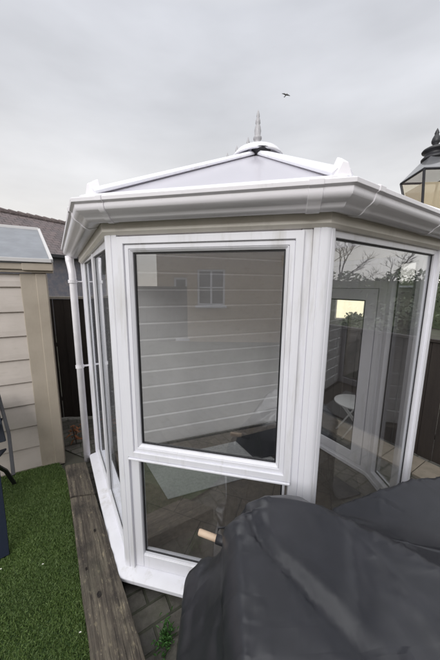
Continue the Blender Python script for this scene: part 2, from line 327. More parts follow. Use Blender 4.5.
# timber sleepers
def sleeper(label, A, B, C_, D, zt=.10):
    """A,B left edge far->near ; C,D right edge far->near"""
    A,B,C_,D=[Vector((*p,0)) for p in (A,B,C_,D)]
    ax=(B-A).normalized(); ang=math.atan2(ax.y,ax.x)
    o0=(A+C_)/2; bm=nb(); nx,ny=60,8
    g=[]
    R=random.Random(len(label)); 
    import mathutils
    def P(u,v): return (A.lerp(B,u)).lerp(C_.lerp(D,u),v)
    inv=Matrix.Rotation(-ang,3,'Z')
    for top in (1,0):
        rows=[]
        for i in range(nx+1):
            row=[]
            for j in range(ny+1):
                p=P(i/nx,j/ny); e=min(j,ny-j)/ny; q=mathutils.noise.noise(p*9)*.004+mathutils.noise.noise(p*31)*.003
                z=(zt+q-(.006+.006*mathutils.noise.noise(p*13) if e==0 else 0)) if top else -.01
                s=inv@(p-o0)
                wob = mathutils.noise.noise(Vector((p.x*6,p.y*6,j)))*.004 if e==0 else 0
                row.append(bm.verts.new((s.x,s.y+wob,z)))
            rows.append(row)
        g.append(rows)
    T,Bt=g
    for i in range(nx):
        for j in range(ny):
            bm.faces.new((T[i][j],T[i+1][j],T[i+1][j+1],T[i][j+1])); bm.faces.new((Bt[i][j],Bt[i][j+1],Bt[i+1][j+1],Bt[i+1][j]))
        for j in (0,ny): bm.faces.new((T[i][j],Bt[i][j],Bt[i+1][j],T[i+1][j]))
    for j in range(ny):
        for i in (0,nx): bm.faces.new((T[i][j],T[i][j+1],Bt[i][j+1],Bt[i][j]))
    # knot dimples
    o=link('railway_sleeper',bm,M['sleeper'],bevel=.004)
    o.location=o0; o.rotation_euler=(0,0,ang)
    tag(o,label,'sleeper','timber sleepers edging the lawn')
    return o
sleeper('long weathered timber sleeper between the grass and the window sill, nearest the viewer',(-1.168,1.797),(-.50,.80),(-.992,1.838),(-.24,.79))
sleeper('short far timber sleeper running towards the cream shed corner',(-1.43,2.172),(-1.178,1.812),(-1.262,2.222),(-1.002,1.853))
# knots: small dark recessed discs are real holes in the timber

def knots(par,pts):
    for u,v,r in pts:
        bm=nb(); lathe(bm,[(r*1.25,.0),(r*1.2,.0035),(r*.95,.0045),(r*.8,.001),(r*.45,.0),(r*.3,.002),(0,.002)],n=14)
        for x in bm.verts: x.co.x=x.co.x*1.5+u; x.co.y+=v; x.co.z+=.1015
        link('knot',bm,mat('knot_wood',(.02,.016,.014),.8),par)
knots(bpy.data.objects['railway_sleeper'],[(.80,-.01,.009),(.38,.03,.006),(.62,-.05,.005)])
# ================================================================== SUMMER HOUSE
CL=(-.55,1.302); CR=(.427,1.088); R2=(1.412,1.719); R3=(1.40,2.13); B2=(.779,3.100); FL=(-1.235,2.371)
fC=Face(CL,CR); fR=Face(CR,R2); fF=Face(R2,R3); fD=Face(R3,B2); fB=Face(B2,FL); fL=Face(FL,CL)
ZT=1.985
sh=thing('summer_house','white uPVC framed octagonal summer house with large windows, grey gutter and pale faceted roof','summer house')
sh['group']=''; del sh['group']
# base and floor
bm=nb(); poly=[CL,CR,R2,R3,B2,FL]
def inset(poly,d):
    out=[]; n=len(poly)
    for i in range(n):
        p0,p1,p2=[Vector(poly[(i+k)%n]) for k in (-1,0,1)]
        d1=(p1-p0).normalized(); d2=(p2-p1).normalized(); n1=Vector((d1.y,-d1.x)); n2=Vector((d2.y,-d2.x))
        m=(n1+n2)/(1+n1.dot(n2)); out.append(p1+m*d)
    return out
def prism(bm,poly,z0,z1):
    a=[bm.verts.new((p[0],p[1],z0)) for p in poly]; b=[bm.verts.new((p[0],p[1],z1)) for p in poly]
    n=len(poly); bm.faces.new(a[::-1]); bm.faces.new(b)
    for i in range(n): bm.faces.new((a[i],a[(i+1)%n],b[(i+1)%n],b[i]))
prism(bm,inset(poly,-.055),.0,.063); link('base_slab',bm,M['tile'],sh)
bm=nb(); prism(bm,inset(poly,-.012),.002,.0585); link('shade_plinth',bm,mat('under_sill_shade',(.02,.018,.016),.9,bump=(60,.5,.004)),sh)  # contact shade under the sill, put into a near-black colour

def glazed(f, s0, s1, z0, z1, fw, name='window', sash=True, panes=None, outer=(-.055,.0), mul=None, glass_only=False, sw=.05):
    """outer frame ring + gasket + glass"""
    bm=nb(); f.ring(bm,s0,s1,z0,z1,fw,*outer); fr=link(name,bm,M['upvc'],sh,bevel=.004)
    a0,a1,b0,b1=s0+fw,s1-fw,z0+fw,z1-fw
    bm=nb(); f.ring(bm,a0-.004,a1+.004,b0-.004,b1+.004,.012,-.036,-.012); link('gasket',bm,M['gasket'],fr)
    bm=nb(); f.box(bm,a0,a1,b0,b1,-.030,-.024); link('pane',bm,M['glass'],fr)
    return fr
# --- centre face: fixed light under an opening casement
bm=nb(); s0,s1=.055,.947
fC.box(bm,s0,s0+.055,.10,ZT,-.07,-.012); fC.box(bm,s1-.045,s1,.10,ZT,-.07,-.006)
fC.box(bm,s0+.055,s1-.045,.10,.185,-.07,-.012); fC.box(bm,s0+.055,s1-.045,ZT-.025,ZT,-.07,-.012)
fC.box(bm,s0+.055,s1-.045,.805,.852,-.07,-.012)
cf=link('window_frame',bm,M['upvc'],sh,bevel=.005)
# casement sash, proud of the frame, sloped inner bead
def sash(f,a0,a1,b0,b1,parent,wt=.055,name='casement'):
    bm=nb(); f.ring(bm,a0,a1,b0,b1,.034,-.03,.012); f.ring(bm,a0+.0335,a1-.0335,b0+.0335,b1-.0335,wt-.034,-.03,.002)
    # splayed bead
    k=wt; I=k+.014
    O=[(a0+k,b0+k),(a1-k,b0+k),(a1-k,b1-k),(a0+k,b1-k)]; N=[(a0+I,b0+I),(a1-I,b0+I),(a1-I,b1-I),(a0+I,b1-I)]
    vo=[bm.verts.new(f.pt(s,.001,z)) for s,z in O]; vi=[bm.verts.new(f.pt(s,-.012,z)) for s,z in N]
    wo=[bm.verts.new(f.pt(s,-.034,z)) for s,z in O]; wi=[bm.verts.new(f.pt(s,-.034,z)) for s,z in N]
    for q in range(4):
        j=(q+1)%4; bm.faces.new((vo[q],vo[j],vi[j],vi[q])); bm.faces.new((vi[q],vi[j],wi[j],wi[q])); bm.faces.new((wo[q],wi[q],wi[j],wo[j])); bm.faces.new((vo[q],wo[q],wo[j],vo[j]))
    s=link(name,bm,M['upvc'],parent,bevel=.0035)
    a0+=I;a1-=I;b0+=I;b1-=I
    bm=nb(); f.ring(bm,a0-.001,a1+.001,b0-.001,b1+.001,.0075,-.031,-.020); link('gasket',bm,M['gasket'],s if parent is sh else parent)
    bm=nb(); f.box(bm,a0+.002,a1-.002,b0+.002,b1-.002,-.030,-.026); link('pane',bm,M['glass'],s if parent is sh else parent)
    return s
cs=sash(fC,.060,.912,.832,1.975,sh,wt=.057)
# moulded bead round the lower fixed light
bm=nb(); fC.ring(bm,.1005,.8895,.178,.812,.012,-.055,-.018); link('glazing_bead',bm,M['upvc'],cf,bevel=.003)
bm=nb(); fC.ring(bm,.112,.878,.190,.800,.007,-.040,-.034); link('gasket',bm,M['gasket'],cf)
bm=nb(); fC.box(bm,.115,.876,.192,.798,-.039,-.036); link('pane',bm,M['glass'],cf)
# drip rail under the casement
bm=nb(); fC.box(bm,.062,.910,.820,.830,-.02,.020); link('drip_rail',bm,M['upvc'],cs,bevel=.003)

# --- right face
bm=nb(); L=fR.L
fR.ring(bm,.045,L-.04,.10,ZT,.032,-.07,-.012); rf=link('window_frame',bm,M['upvc'],sh,bevel=.004)
a0,a1,b0,b1=.077,L-.072,.132,ZT-.032
bm=nb(); fR.ring(bm,a0-.002,a1+.002,b0-.002,b1+.002,.009,-.031,-.024); link('gasket',bm,M['gasket'],rf)
bm=nb(); fR.box(bm,a0+.004,a1-.004,b0+.004,b1-.004,-.029,-.026); link('pane',bm,M['glass'],rf)
# --- far facet
bm=nb(); L=fF.L
fF.ring(bm,.045,L-.03,.10,ZT,.05,-.07,-.012); ff_=link('window_frame',bm,M['upvc'],sh,bevel=.004)
bm=nb(); fF.ring(bm,.094,L-.079,.149,ZT-.049,.012,-.031,-.024); link('gasket',bm,M['gasket'],ff_)
bm=nb(); fF.box(bm,.098,L-.083,.153,ZT-.053,-.029,-.026); link('pane',bm,M['glass'],ff_)
# --- door face
L=fD.L; bm=nb(); fD.ring(bm,.03,L-.02,.08,ZT,.045,-.07,-.012); fD.box(bm,.745,.80,.126,ZT-.046,-.069,-.013); df=link('door_frame',bm,M['upvc'],sh,bevel=.004)
bm=nb(); fD.box(bm,.076,.744,1.74,ZT-.046,-.06,-.02); link('transom_panel',bm,M['upvc'],df)
bm=nb(); fD.box(bm,.802,L-.067,.127,ZT-.047,-.047,-.041); link('pane',bm,M['glass'],df)
bm=nb(); d0,d1,e0,e1=.080,.740,.13,1.735
fD.ring(bm,d0,d1,e0,e1,.095,-.075,-.015); dr=link('door',bm,M['upvc'],sh,bevel=.005)
bm=nb(); fD.ring(bm,d0+.093,d1-.093,e0+.093,e1-.093,.012,-.066,-.024); link('gasket',bm,M['gasket'],dr)
bm=nb(); fD.box(bm,d0+.098,d1-.098,e0+.098,e1-.098,-.047,-.041); link('pane',bm,M['glass'],dr)
bm=nb(); fD.box(bm,d1-.075,d1-.035,.93,1.15,-.083,-.0755); tube(bm,[fD.pt(d1-.055,-.08,1.06),fD.pt(d1-.055,-.12,1.06),fD.pt(d1-.075,-.128,1.06),fD.pt(d1-.18,-.128,1.055)],.009,8)
link('handle',bm,M['white_enamel'],dr,bevel=.002)
# --- left face: two tall lights. s measured from FL
L=fL.L
def ll(a): return L-a
bm=nb(); fL.box(bm,ll(.035+.03),ll(.02),.10,ZT,-.07,-.012); 
fL.box(bm,ll(.665),ll(.60),.10,ZT,-.07,-.008); fL.box(bm,ll(1.27),ll(1.19),.10,ZT,-.07,-.012)
for a,b in ((.60,.065),(1.19,.665)):
    fL.box(bm,ll(a),ll(b),.10,.16,-.07,-.012); fL.box(bm,ll(a),ll(b),ZT-.05,ZT,-.07,-.012)
lf=link('window_frame',bm,M['upvc'],sh,bevel=.004)
for a,b in ((.60,.065),(1.19,.665)):
    bm=nb(); fL.ring(bm,ll(a)-.001,ll(b)+.001,.159,ZT-.049,.008,-.031,-.024); link('gasket',bm,M['gasket'],lf)
    bm=nb(); fL.box(bm,ll(a)+.003,ll(b)-.003,.163,ZT-.053,-.029,-.026); link('pane',bm,M['glass'],lf)

# --- corner posts : wedge prisms filling each corner, with vertical flutes
def corner(P, f1, f2, w1, w2, o=.004):
    """post wrapping a corner between face f1 (ending at P) and f2 (starting at P)"""
    bm=nb(); P=Vector(P); m=(f1.n+f2.n)/(1+f1.n.dot(f2.n))
    pts=[P-f1.d*w1+f1.n*o, P-f1.d*(w1*.55)+f1.n*o]
    pts+=[P-f1.d*(w1*.50)+f1.n*(o-.004), P-f1.d*(w1*.44)+f1.n*o, P+m*o-f1.d*.006, P+m*o+f2.d*.006, P+f2.d*(w2*.44)+f2.n*o, P+f2.d*(w2*.50)+f2.n*(o-.004), P+f2.d*(w2*.55)+f2.n*o, P+f2.d*w2+f2.n*o,
          P+f2.d*w2-f2.n*.075, P-m*.075, P-f1.d*w1-f1.n*.075]
    a=[bm.verts.new((p.x,p.y,.09)) for p in pts]; b=[bm.verts.new((p.x,p.y,ZT+.03)) for p in pts]; n=len(pts)
    bm.faces.new(a[::-1]); bm.faces.new(b)
    for i in range(n): bm.faces.new((a[i],a[(i+1)%n],b[(i+1)%n],b[i]))
    return link('corner_post',bm,M['upvc'],sh,bevel=.0025)
corner(CL,fL,fC,.020,.057); corner(CR,fC,fR,.054,.045); corner(R2,fR,fF,.045,.045); corner(R3,fF,fD,.03,.03)
bm=nb(); fL.box(bm,.0,.0-.05,.09,ZT,-.07,.003); link('corner_post',bm,M['upvc'],sh,bevel=.003)

# --- sill all round (mitred sweep)
PATH=[FL,CL,CR,R2,R3,B2]
def sweep(prof, path, zoff=None, closed_prof=True, clip=None, ext=0.0):
    """prof list of (o,z); path of 2-D points; mitred"""
    bm=nb(); path=[Vector(p) for p in path]; n=len(path); rings=[]
    for i,p in enumerate(path):
        if i==0: d=(path[1]-p).normalized(); m=Vector((d.y,-d.x)); p=p-d*ext*(3.5 if ext>.025 else 1)
        elif i==n-1: d=(p-path[i-1]).normalized(); m=Vector((d.y,-d.x)); p=p+d*ext
        else:
            d1=(p-path[i-1]).normalized(); d2=(path[i+1]-p).normalized(); n1=Vector((d1.y,-d1.x)); n2=Vector((d2.y,-d2.x)); m=(n1+n2)/(1+n1.dot(n2))
        dz=zoff[i] if zoff else 0
        rings.append([bm.verts.new((p.x+m.x*o,p.y+m.y*o,z+dz)) for o,z in prof])
    k=len(prof)
    for A,B in zip(rings,rings[1:]):
        for j in range(k if closed_prof else k-1): bm.faces.new((A[j],B[j],B[(j+1)%k],A[(j+1)%k]))
    if closed_prof: bm.faces.new(rings[0]); bm.faces.new(rings[-1][::-1])
    return bm
link('sill',sweep([(-.08,.099),(-.012,.099),(.052,.090),(.062,.083),(.062,.060),(.054,.060),(.052,.070),(-.08,.066)],PATH),M['upvc'],sh,bevel=.003)
# --- eaves beam, gutter
SAG=[-.045,0,0,0,0,0]
bm=sweep([(-.08,ZT-.002),(.004,ZT-.002),(.018,ZT+.012),(.020,2.10),(-.08,2.10)],PATH,SAG,ext=.02); link('eaves_beam',bm,M['eaves'],sh,bevel=.002)
GP=[(.0205,2.098),(.0205,2.036),(.060,2.026),(.078,2.029),(.089,2.038),(.095,2.048),(.111,2.056),(.123,2.066),(.127,2.078),(.127,2.092),(.140,2.097),(.142,2.112),(.134,2.1165),(.124,2.110),(.119,2.098),(.117,2.074),(.104,2.062),(.088,2.054),(.078,2.042),(.060,2.036),(.032,2.044),(.030,2.098)]
bm=sweep(GP,PATH,SAG,ext=.03); gt=link('gutter',bm,M['gutter'],sh,bevel=.0015)
def scaleprof(p,d): 
    return [(o+ (d if o>.06 else 0), z-(d if z<2.09 and o<.13 else -d*.6)) for o,z in p]
GO=[(.0208,2.096),(.0208,2.033),(.060,2.022),(.080,2.025),(.093,2.035),(.099,2.045),(.115,2.053),(.127,2.064),(.131,2.078),(.131,2.090),(.144,2.095),(.146,2.114),(.134,2.120),(.121,2.110),(.0208,2.110)]
def joint(f,s,w,dz=0):
    a=f.pt(s-w/2,0,0); b=f.pt(s+w/2,0,0)
    bm=sweep([(o,z+dz) for o,z in GO],[a.xy,b.xy]); link('gutter_joint',bm,M['gutter'],gt,bevel=.002)
joint(fC,.075,.028); joint(fC,fC.L-.07,.05); joint(fR,.105,.04); joint(fL,fL.L-.10,.035,-.004); joint(fR,.75,.05)
# --- roof
E=Vector((.30,2.30,2.80)); dL=Vector((-fL.d.x,-fL.d.y,0)); RP=E+dL*.60
ZE=2.125
def ev(i,o=.092,z=ZE):
    q=inset([FL,CL,CR,R2,R3,B2],0)
    path=[Vector(p) for p in PATH]; p=path[i]
    if i==0: m=fL.n
    elif i==5: m=fD.n
    else:
        d1=(p-path[i-1]).normalized(); d2=(path[i+1]-p).normalized(); n1=Vector((d1.y,-d1.x)); n2=Vector((d2.y,-d2.x)); m=(n1+n2)/(1+n1.dot(n2))
    return Vector((p.x+m.x*o,p.y+m.y*o,z+SAG[i]))
rear=Vector((fB.d.x,fB.d.y,0))
def panel(pts,th=.025,mat_='roof_sheet',name='roof_panel'):
    bm=nb(); n=(pts[1]-pts[0]).cross(pts[2]-pts[0]).normalized()
    if n.z<0: n=-n
    a=[bm.verts.new(p) for p in pts]; b=[bm.verts.new(p-n*th) for p in pts]; k=len(pts)
    bm.faces.new(a); bm.faces.new(b[::-1])
    for i in range(k): bm.faces.new((a[i],b[i],b[(i+1)%k],a[(i+1)%k]))
    return link(name,bm,M[mat_],sh)
e=[ev(i) for i in range(6)]
panel([e[0],e[1],E,RP]); panel([e[1],e[2],E]); panel([e[2],e[3],E]); panel([e[3],e[4],E]); panel([e[4],e[5],RP,E])
def bar(a,b,w,h,name='roof_bar',lift=.0,side=None):
    bm=nb(); t=(b-a).normalized(); s=t.cross(Vector((0,0,1))).normalized(); u=s.cross(t).normalized()
    if u.z<0: u=-u
    pr=[(-w/2,0),(-w/2,h*.45),(-w*.32,h),(w*.32,h),(w/2,h*.45),(w/2,0)]
    A=[bm.verts.new(a+s*x+u*(y+lift)) for x,y in pr]; B=[bm.verts.new(b+s*x+u*(y+lift)) for x,y in pr]
    k=len(pr); bm.faces.new(A); bm.faces.new(B[::-1])
    for i in range(k): bm.faces.new((A[i],B[i],B[(i+1)%k],A[(i+1)%k]))
    return link(name,bm,M['upvc'],sh,bevel=.003)
Et=E+V(0,0,.0)
for i in (1,2,3,4):
    a=e[i]; bar(a+(Et-a)*.03, Et, .085,.028)
    # boot: small upstanding end cap on each hip
    p=a+(E-a)*.018; t=(E-a).normalized(); s=t.cross(Vector((0,0,1))).normalized(); bm=nb()
    q=[(-.040,-.01),(.040,-.01),(.014,.052),(-.010,.056)]
    A=[bm.verts.new(p+s*x+V(0,0,y)) for x,y in q]; B=[bm.verts.new(p+t*.05+s*x*.9+V(0,0,y*.95+.012)) for x,y in q]
    bm.faces.new(A); bm.faces.new(B[::-1])
    for k in range(4): bm.faces.new((A[k],B[k],B[(k+1)%4],A[(k+1)%4]))
    link('hip_boot',bm,M['gutter'],sh,bevel=.004)
# eaves closure strips on the panels
for i in range(5):
    a,b=e[i],e[i+1]; t=(b-a).normalized(); bm=nb(); s=Vector((t.y,-t.x,0))
    P=[a+s*.012+V(0,0,-.03),b+s*.012+V(0,0,-.03),b-s*.03+V(0,0,-.03),a-s*.03+V(0,0,-.03)]
    hexa(bm,[*P,a+s*.012+V(0,0,.010),b+s*.012+V(0,0,.010),b-s*.03+V(0,0,.026),a-s*.03+V(0,0,.026)])
    link('eaves_strip',bm,M['upvc'],sh,bevel=.003)
bar(Et+dL*-.05+V(0,0,-.005),RP+V(0,0,-.005),.16,.04,'ridge_cap')
# radius end cap: shallow dome
bm=nb(); lathe(bm,[(.0,.030),(.10,.020),(.16,-.006),(.200,-.050),(.212,-.046),(.206,-.030),(.175,.006),(.12,.034),(.05,.050),(0,.052)],c=(E.x-.005,E.y+.03,E.z+.012),n=40)
link('ridge_end_cap',bm,M['upvc'],sh,smooth=True,bevel=0)
bm=nb(); lathe(bm,[(0,-.065),(.030,-.065),(.038,-.055),(.074,-.022),(.04,-.018),(0,-.018)],c=(E.x+.002,E.y-.115,E.z-.006),n=20); link('cap_vent',bm,M['gasket'],sh)
# finials
bm=nb(); fp=[(0,0),(.034,0),(.036,.012),(.024,.020),(.022,.05),(.030,.060),(.030,.072),(.020,.085),(.024,.12),(.019,.15),(.013,.165),(.018,.175),(.016,.195),(.009,.215),(.012,.225),(.010,.24),(.004,.262),(0,.275)]
fp=[(r*1.15,z) for r,z in fp]; lathe(bm,fp,c=(E.x-.01,E.y+.02,E.z+.056),n=16); FG=mat('grey_finial_plastic',(.36,.355,.37),.4); link('finial',bm,FG,sh,smooth=True)
for t in (.14,.30,.45):
    bm=nb(); p=E+dL*t; lathe(bm,[(0,0),(.020,0),(.014,.02),(.020,.035),(.022,.05),(.012,.066),(.015,.076),(.010,.092),(.003,.115),(0,.122)],c=(p.x,p.y,E.z+.062),n=12); link('ridge_spike',bm,FG,sh,smooth=True)

# --- rear gable of white shiplap boards
def shiplap(f,s0,s1,z0,z1,pitch,o=0.0,lip=.010,back=.03,up=False):
    bm=nb(); z=z0; rows=[]
    prof=[]
    while z<z1-1e-4:
        zt=min(z+pitch,z1)
        if up: prof+=[(o+.0,z),(o+lip*.3,z+pitch*.1),(o+lip,zt-.018),(o+lip*.95,zt-.014),(o+.0,zt-.002)]
        else: prof+=[(o+lip*.35,z),(o+lip,z+.006),(o+lip*.9,z+pitch*.25),(o+.002,zt-.010),(o-.004,zt-.004)]
        z=zt
    prof=[(o-back,z0)]+prof+[(o-.004,z1),(o-back,z1)]
    A=[bm.verts.new(f.pt(s0,p,q)) for p,q in prof]; B=[bm.verts.new(f.pt(s1,p,q)) for p,q in prof]
    n=len(prof)
    for i in range(n): bm.faces.new((A[i],B[i],B[(i+1)%n],A[(i+1)%n]))
    bm.faces.new(A); bm.faces.new(B[::-1])
    return bm
fBi=Face(FL,B2)     # normal points to the inside of the room (towards the viewer)
bm=shiplap(fBi,.055,fBi.L-.05,.065,3.0,.165,o=0,lip=.009,up=True)
def cut(bm,p,n):
    g=bmesh.ops.bisect_plane(bm,geom=bm.verts[:]+bm.edges[:]+bm.faces[:],plane_co=p,plane_no=n,clear_outer=True)
    bmesh.ops.holes_fill(bm,edges=[x for x in bm.edges if x.is_boundary],sides=0)
nl=(e[1]-e[0]).cross(RP-e[0]).normalized(); nl = nl if nl.z>0 else -nl
nr=(e[5]-e[4]).cross(RP-e[4]).normalized(); nr = nr if nr.z>0 else -nr
cut(bm,e[0]-nl*.027,nl); cut(bm,e[5]-nr*.027,nr)
link('rear_wall',bm,M['clad'],sh)
# --- downpipe at the far left corner
bm=nb(); p3=fL.pt(-.012,.080,.03)
tube(bm,[fL.pt(-.055,.085,2.045+SAG[0]),fL.pt(-.055,.085,1.955),fL.pt(-.045,.083,1.925),fL.pt(-.020,.078,1.875),fL.pt(-.012,.076,1.84),p3],[.034,.034,.031,.031,.030,.030],14); dp=link('downpipe',bm,M['gutter'],sh,smooth=True)
for z in (1.0,1.78):
    bm=nb(); p=fL.pt(-.011,.078,z); lathe(bm,[(.031,-.014),(.036,-.014),(.036,.014),(.031,.014)],c=p,n=16); fL.box(bm,-.03,.0,z-.005,z+.005,.0,.05); link('pipe_clip',bm,M['gutter'],dp)
# ================================================================== INSIDE THINGS
def flatrect(name,pts,z,h,m,label,cat,bev=.003):
    bm=nb(); prism(bm,pts,z,z+h); o=link(name,bm,m,bevel=bev); tag(o,label,cat); return o
u=Vector((.936,.352)); v=Vector((-.57,.82)); o=Vector((-.405,1.823))
flatrect('rug',[o,o+u*1.10,o+u*1.10+v*.55,o+v*.55],.064,.008,M['rug'],'light grey rectangular rug on the floor inside the summer house','rug')
q=Vector((.184,2.601)); flatrect('door_mat',[q,Vector((.36,2.30)),Vector((1.02,2.52)),Vector((.80,2.93)),Vector((.20,2.665))],.076,.010,M['mat'],'dark charcoal mat overlapping the far end of the light rug','mat')

# small white folding table outside the door
t=thing('side_table','low round white table on crossed legs outside the summer house door','table',loc=(1.585,2.88,0))
bm=nb(); lathe(bm,[(0,.405),(.205,.405),(.215,.410),(.215,.422),(.205,.426),(0,.426)],n=40); link('tabletop',bm,M['white_enamel'],t,smooth=False,bevel=.002)
for a in (0,1):
    for s in (-1,1):
        bm=nb(); tube(bm,[(s*.15,(-1)**a*.09,.406),(0,(-1)**a*.085,.21),(-s*.15,(-1)**a*.09,.004)],.009,8); link('leg',bm,M['white_enamel'],t,smooth=True)

# ================================================================== CREAM SHED
S0=Vector((-1.543,2.351)); sd=Vector((-.884,-.467)).normalized(); S1=S0+sd*1.75; bk=Vector((-.62,.785)).normalized()
fS=Face(S1,S0)      # left->right, normal towards viewer
shed=thing('garden_shed','cream plastic garden shed with horizontal boards and blue grey roof beside the lawn','shed')
L=fS.L
bm=shiplap(fS,0,L-.185,.03,1.84,.212,o=0,lip=.017); link('wall',bm,M['clad_shed'],shed)
fS2=Face(S0,S0+bk*1.8); bm=shiplap(fS2,.02,1.8,.03,1.84,.212,o=-.012,lip=.008); link('wall',bm,M['clad_shed'],shed)
bm=nb(); fS.box(bm,L-.19,L+.0,.0,1.845,-.03,.020); fS.box(bm,L-.078,L+.002,.0,1.846,-.05,.026); link('corner_trim',bm,M['trim_shed'],shed,bevel=.006)
bm=nb(); fS.box(bm,0,L-.192,.0,.03,-.03,.016); link('base_rail',bm,M['trim_shed'],shed,bevel=.003)
# roof slab : eave along the front, rising back to a ridge
def P3(p,z): return V(p.x,p.y,z)
A=S0-sd*.055; B=S1+sd*.05
fo=fS.n
a0=P3(A+fo*.07,1.955); b0=P3(B+fo*.07,1.955); a1=P3(A+bk*.95,2.37); b1=P3(B+bk*.95,2.37); a2=P3(A+bk*1.9,1.95); b2=P3(B+bk*1.9,1.95)
for nm,(p,q,r,s) in (('roof',(a0,b0,b1,a1)),('roof',(a1,b1,b2,a2))):
    bm=nb(); dz=V(0,0,-.03); hexa(bm,[p+dz,q+dz,r+dz,s+dz,p,q,r,s]); link(nm,bm,M['shed_roof'],shed,bevel=.002)
bm=nb(); up=V(0,0,.012); lw=V(0,0,-.004)
def strip(bm,p,q,w,up=.012):
    t=(q-p).normalized(); s=t.cross(V(0,0,1)).normalized()*w/2
    hexa(bm,[p-s-V(0,0,.02),p+s-V(0,0,.02),q+s-V(0,0,.02),q-s-V(0,0,.02),p-s+V(0,0,up),p+s+V(0,0,up),q+s+V(0,0,up),q-s+V(0,0,up)])
strip(bm,a0+V(0,0,.003),a1+V(0,0,.003),.025); strip(bm,a1+V(0,0,.006),b1+V(0,0,.006),.05); strip(bm,a0+V(0,0,.001),b0+V(0,0,.001),.03); link('roof_edge',bm,M['shed_edge'],shed,bevel=.003)
bm=nb(); fS.box(bm,-.05,L+.055,1.875,1.935,.0,.062); fS.box(bm,-.05,L+.055,1.850,1.874,-.02,.045); link('fascia',bm,M['trim_shed'],shed,bevel=.004)
bm=nb(); fS.box(bm,L-.16,L+.06,1.868,1.942,.0,.070); link('fascia_end',bm,M['trim_shed'],shed,bevel=.005)
# gable infill at the side
bm=nb(); p=[S0+bk*.0,S0+bk*.95,S0+bk*1.8]; vv=[bm.verts.new((p[0].x,p[0].y,1.84)),bm.verts.new((p[1].x,p[1].y,2.33)),bm.verts.new((p[2].x,p[2].y,1.84))]; bm.faces.new(vv)
g=bmesh.ops.extrude_face_region(bm,geom=bm.faces[:]); bmesh.ops.translate(bm,verts=[x for x in g['geom'] if isinstance(x,bmesh.types.BMVert)],vec=(sd.x*.02,sd.y*.02,0)); link('gable',bm,M['clad_shed'],shed)

# ================================================================== FENCES
def fence(label,P,Q,h,board=.125,m='dark_wood',group=None,rail=None,postgap=1.8):
    f=Face(P,Q); t=thing('wooden_fence',label,'fence',group)
    bm=nb(); s=0; i=0; R=random.Random(int(h*100)+int(P[0]*10))
    while s<f.L-.01:
        w=min(board,f.L-s); zt=h-.05+R.uniform(-.004,.004); o=R.uniform(-.003,.003)+(.012 if i%2 else 0)
        f.box(bm,s+.0015,s+w-.0015,.03,zt,o,o+.014); s+=w; i+=1
    link('boards',bm,M[m],t,bevel=.002)
    bm=nb(); f.box(bm,0,f.L,h-.05,h-.02,-.022,.038); link('top_rail',bm,M[rail or m],t,bevel=.004)
    for z in (.25,h*.6):
        bm=nb(); f.box(bm,0,f.L,z,z+.05,-.040,-.004); link('cross_rail',bm,M[m],t,bevel=.004)
    s=.05
    while s<f.L:
        bm=nb(); f.box(bm,s,s+.09,0,h-.052,-.095,-.041); link('post',bm,M[m],t,bevel=.004); s+=postgap
    return t
fence('dark brown board fence with pale top rail in the gap behind the shed',(-2.30,3.18),(-1.05,3.30),1.63,rail='pale_wood')
fence('low near black board fence to the right beyond the white corner post',(.80,4.48),(4.0,-.52),1.28,rail='dark_wood')
fence('long brown board fence across the garden behind the viewer',(-3.5,-4.9),(-9.5,-.6),1.75,board=.15)
# pale gravel board / slab strip along the right fence foot
f=Face((.83,4.42),(4.0,-.52)); bm=nb(); s=0
while s<f.L-.2: f.box(bm,s,s+.595,-.004,.022,.035,.36); s+=.6
o=link('slab_path',bm,layer(mat('buff_slabs',(.26,.225,.18),.85,noise=(9,(.19,.165,.13),.4,.7),bump=(60,.5,.004)),30,(.12,.11,.08),.6,.8),bevel=.006); o['kind']='structure'

# ================================================================== NEIGHBOUR HOUSE behind the shed
nh=thing('neighbour_house','neighbouring house with brown tiled roof rising behind the shed roof','house')
r0=Vector((-10.2,6.8)); r1=Vector((-4.6,15.8)); d=(r1-r0).normalized(); n=Vector((d.y,-d.x))   # n towards viewer side (right)
if n.dot(Vector((1,-.6)))<0: n=-n
zr=4.42; ze=2.75
def slope(sg,name):
    a,b=P3(r0,zr),P3(r1,zr); c,e_=P3(r1+n*sg*2.7,ze),P3(r0+n*sg*2.7,ze); dz=V(0,0,-.08)
    # local object frame so that the tile pattern follows the slope
    X=(b-a).normalized(); Y=(e_-a).normalized(); Z=X.cross(Y); Mx=Matrix((X,Y,Z)).transposed().to_4x4(); Mx.translation=a; inv=Mx.inverted()
    bm=nb(); pts=[a,b,c,e_]; hexa(bm,[inv@(p+Z*(-.08 if Z.z>0 else .08)) for p in pts]+[inv@p for p in pts]); o=link(name,bm,M['roof_tile'],nh); o.matrix_world=Mx; return o
slope(1,'roof'); slope(-1,'roof')
# ridge tiles: a run of short overlapping half-round caps
bm=nb(); Lr=(r1-r0).length; s=0
while s<Lr:
    p=P3(r0+d*s,zr-.03); q=P3(r0+d*(s+.30),zr-.03); tube(bm,[p,p.lerp(q,.12),q.lerp(p,.12),q],[.15,.15,.12,.12],10); s+=.30
link('ridge_tiles',bm,mat('ridge_tile',(.11,.085,.085),.85,noise=(6,(.18,.15,.14),.4,.7)),nh,smooth=False)
fw=Face(r0+n*2.5,r1+n*2.5); bm=nb(); fw.box(bm,.1,fw.L-.1,0,ze+.12,-4.9,0); link('wall',bm,M['render_wall'],nh)
bm=nb(); fw.box(bm,0,fw.L,ze-.10,ze+.02,.15,.27); link('gutter',bm,M['black_metal'],nh,bevel=.02)
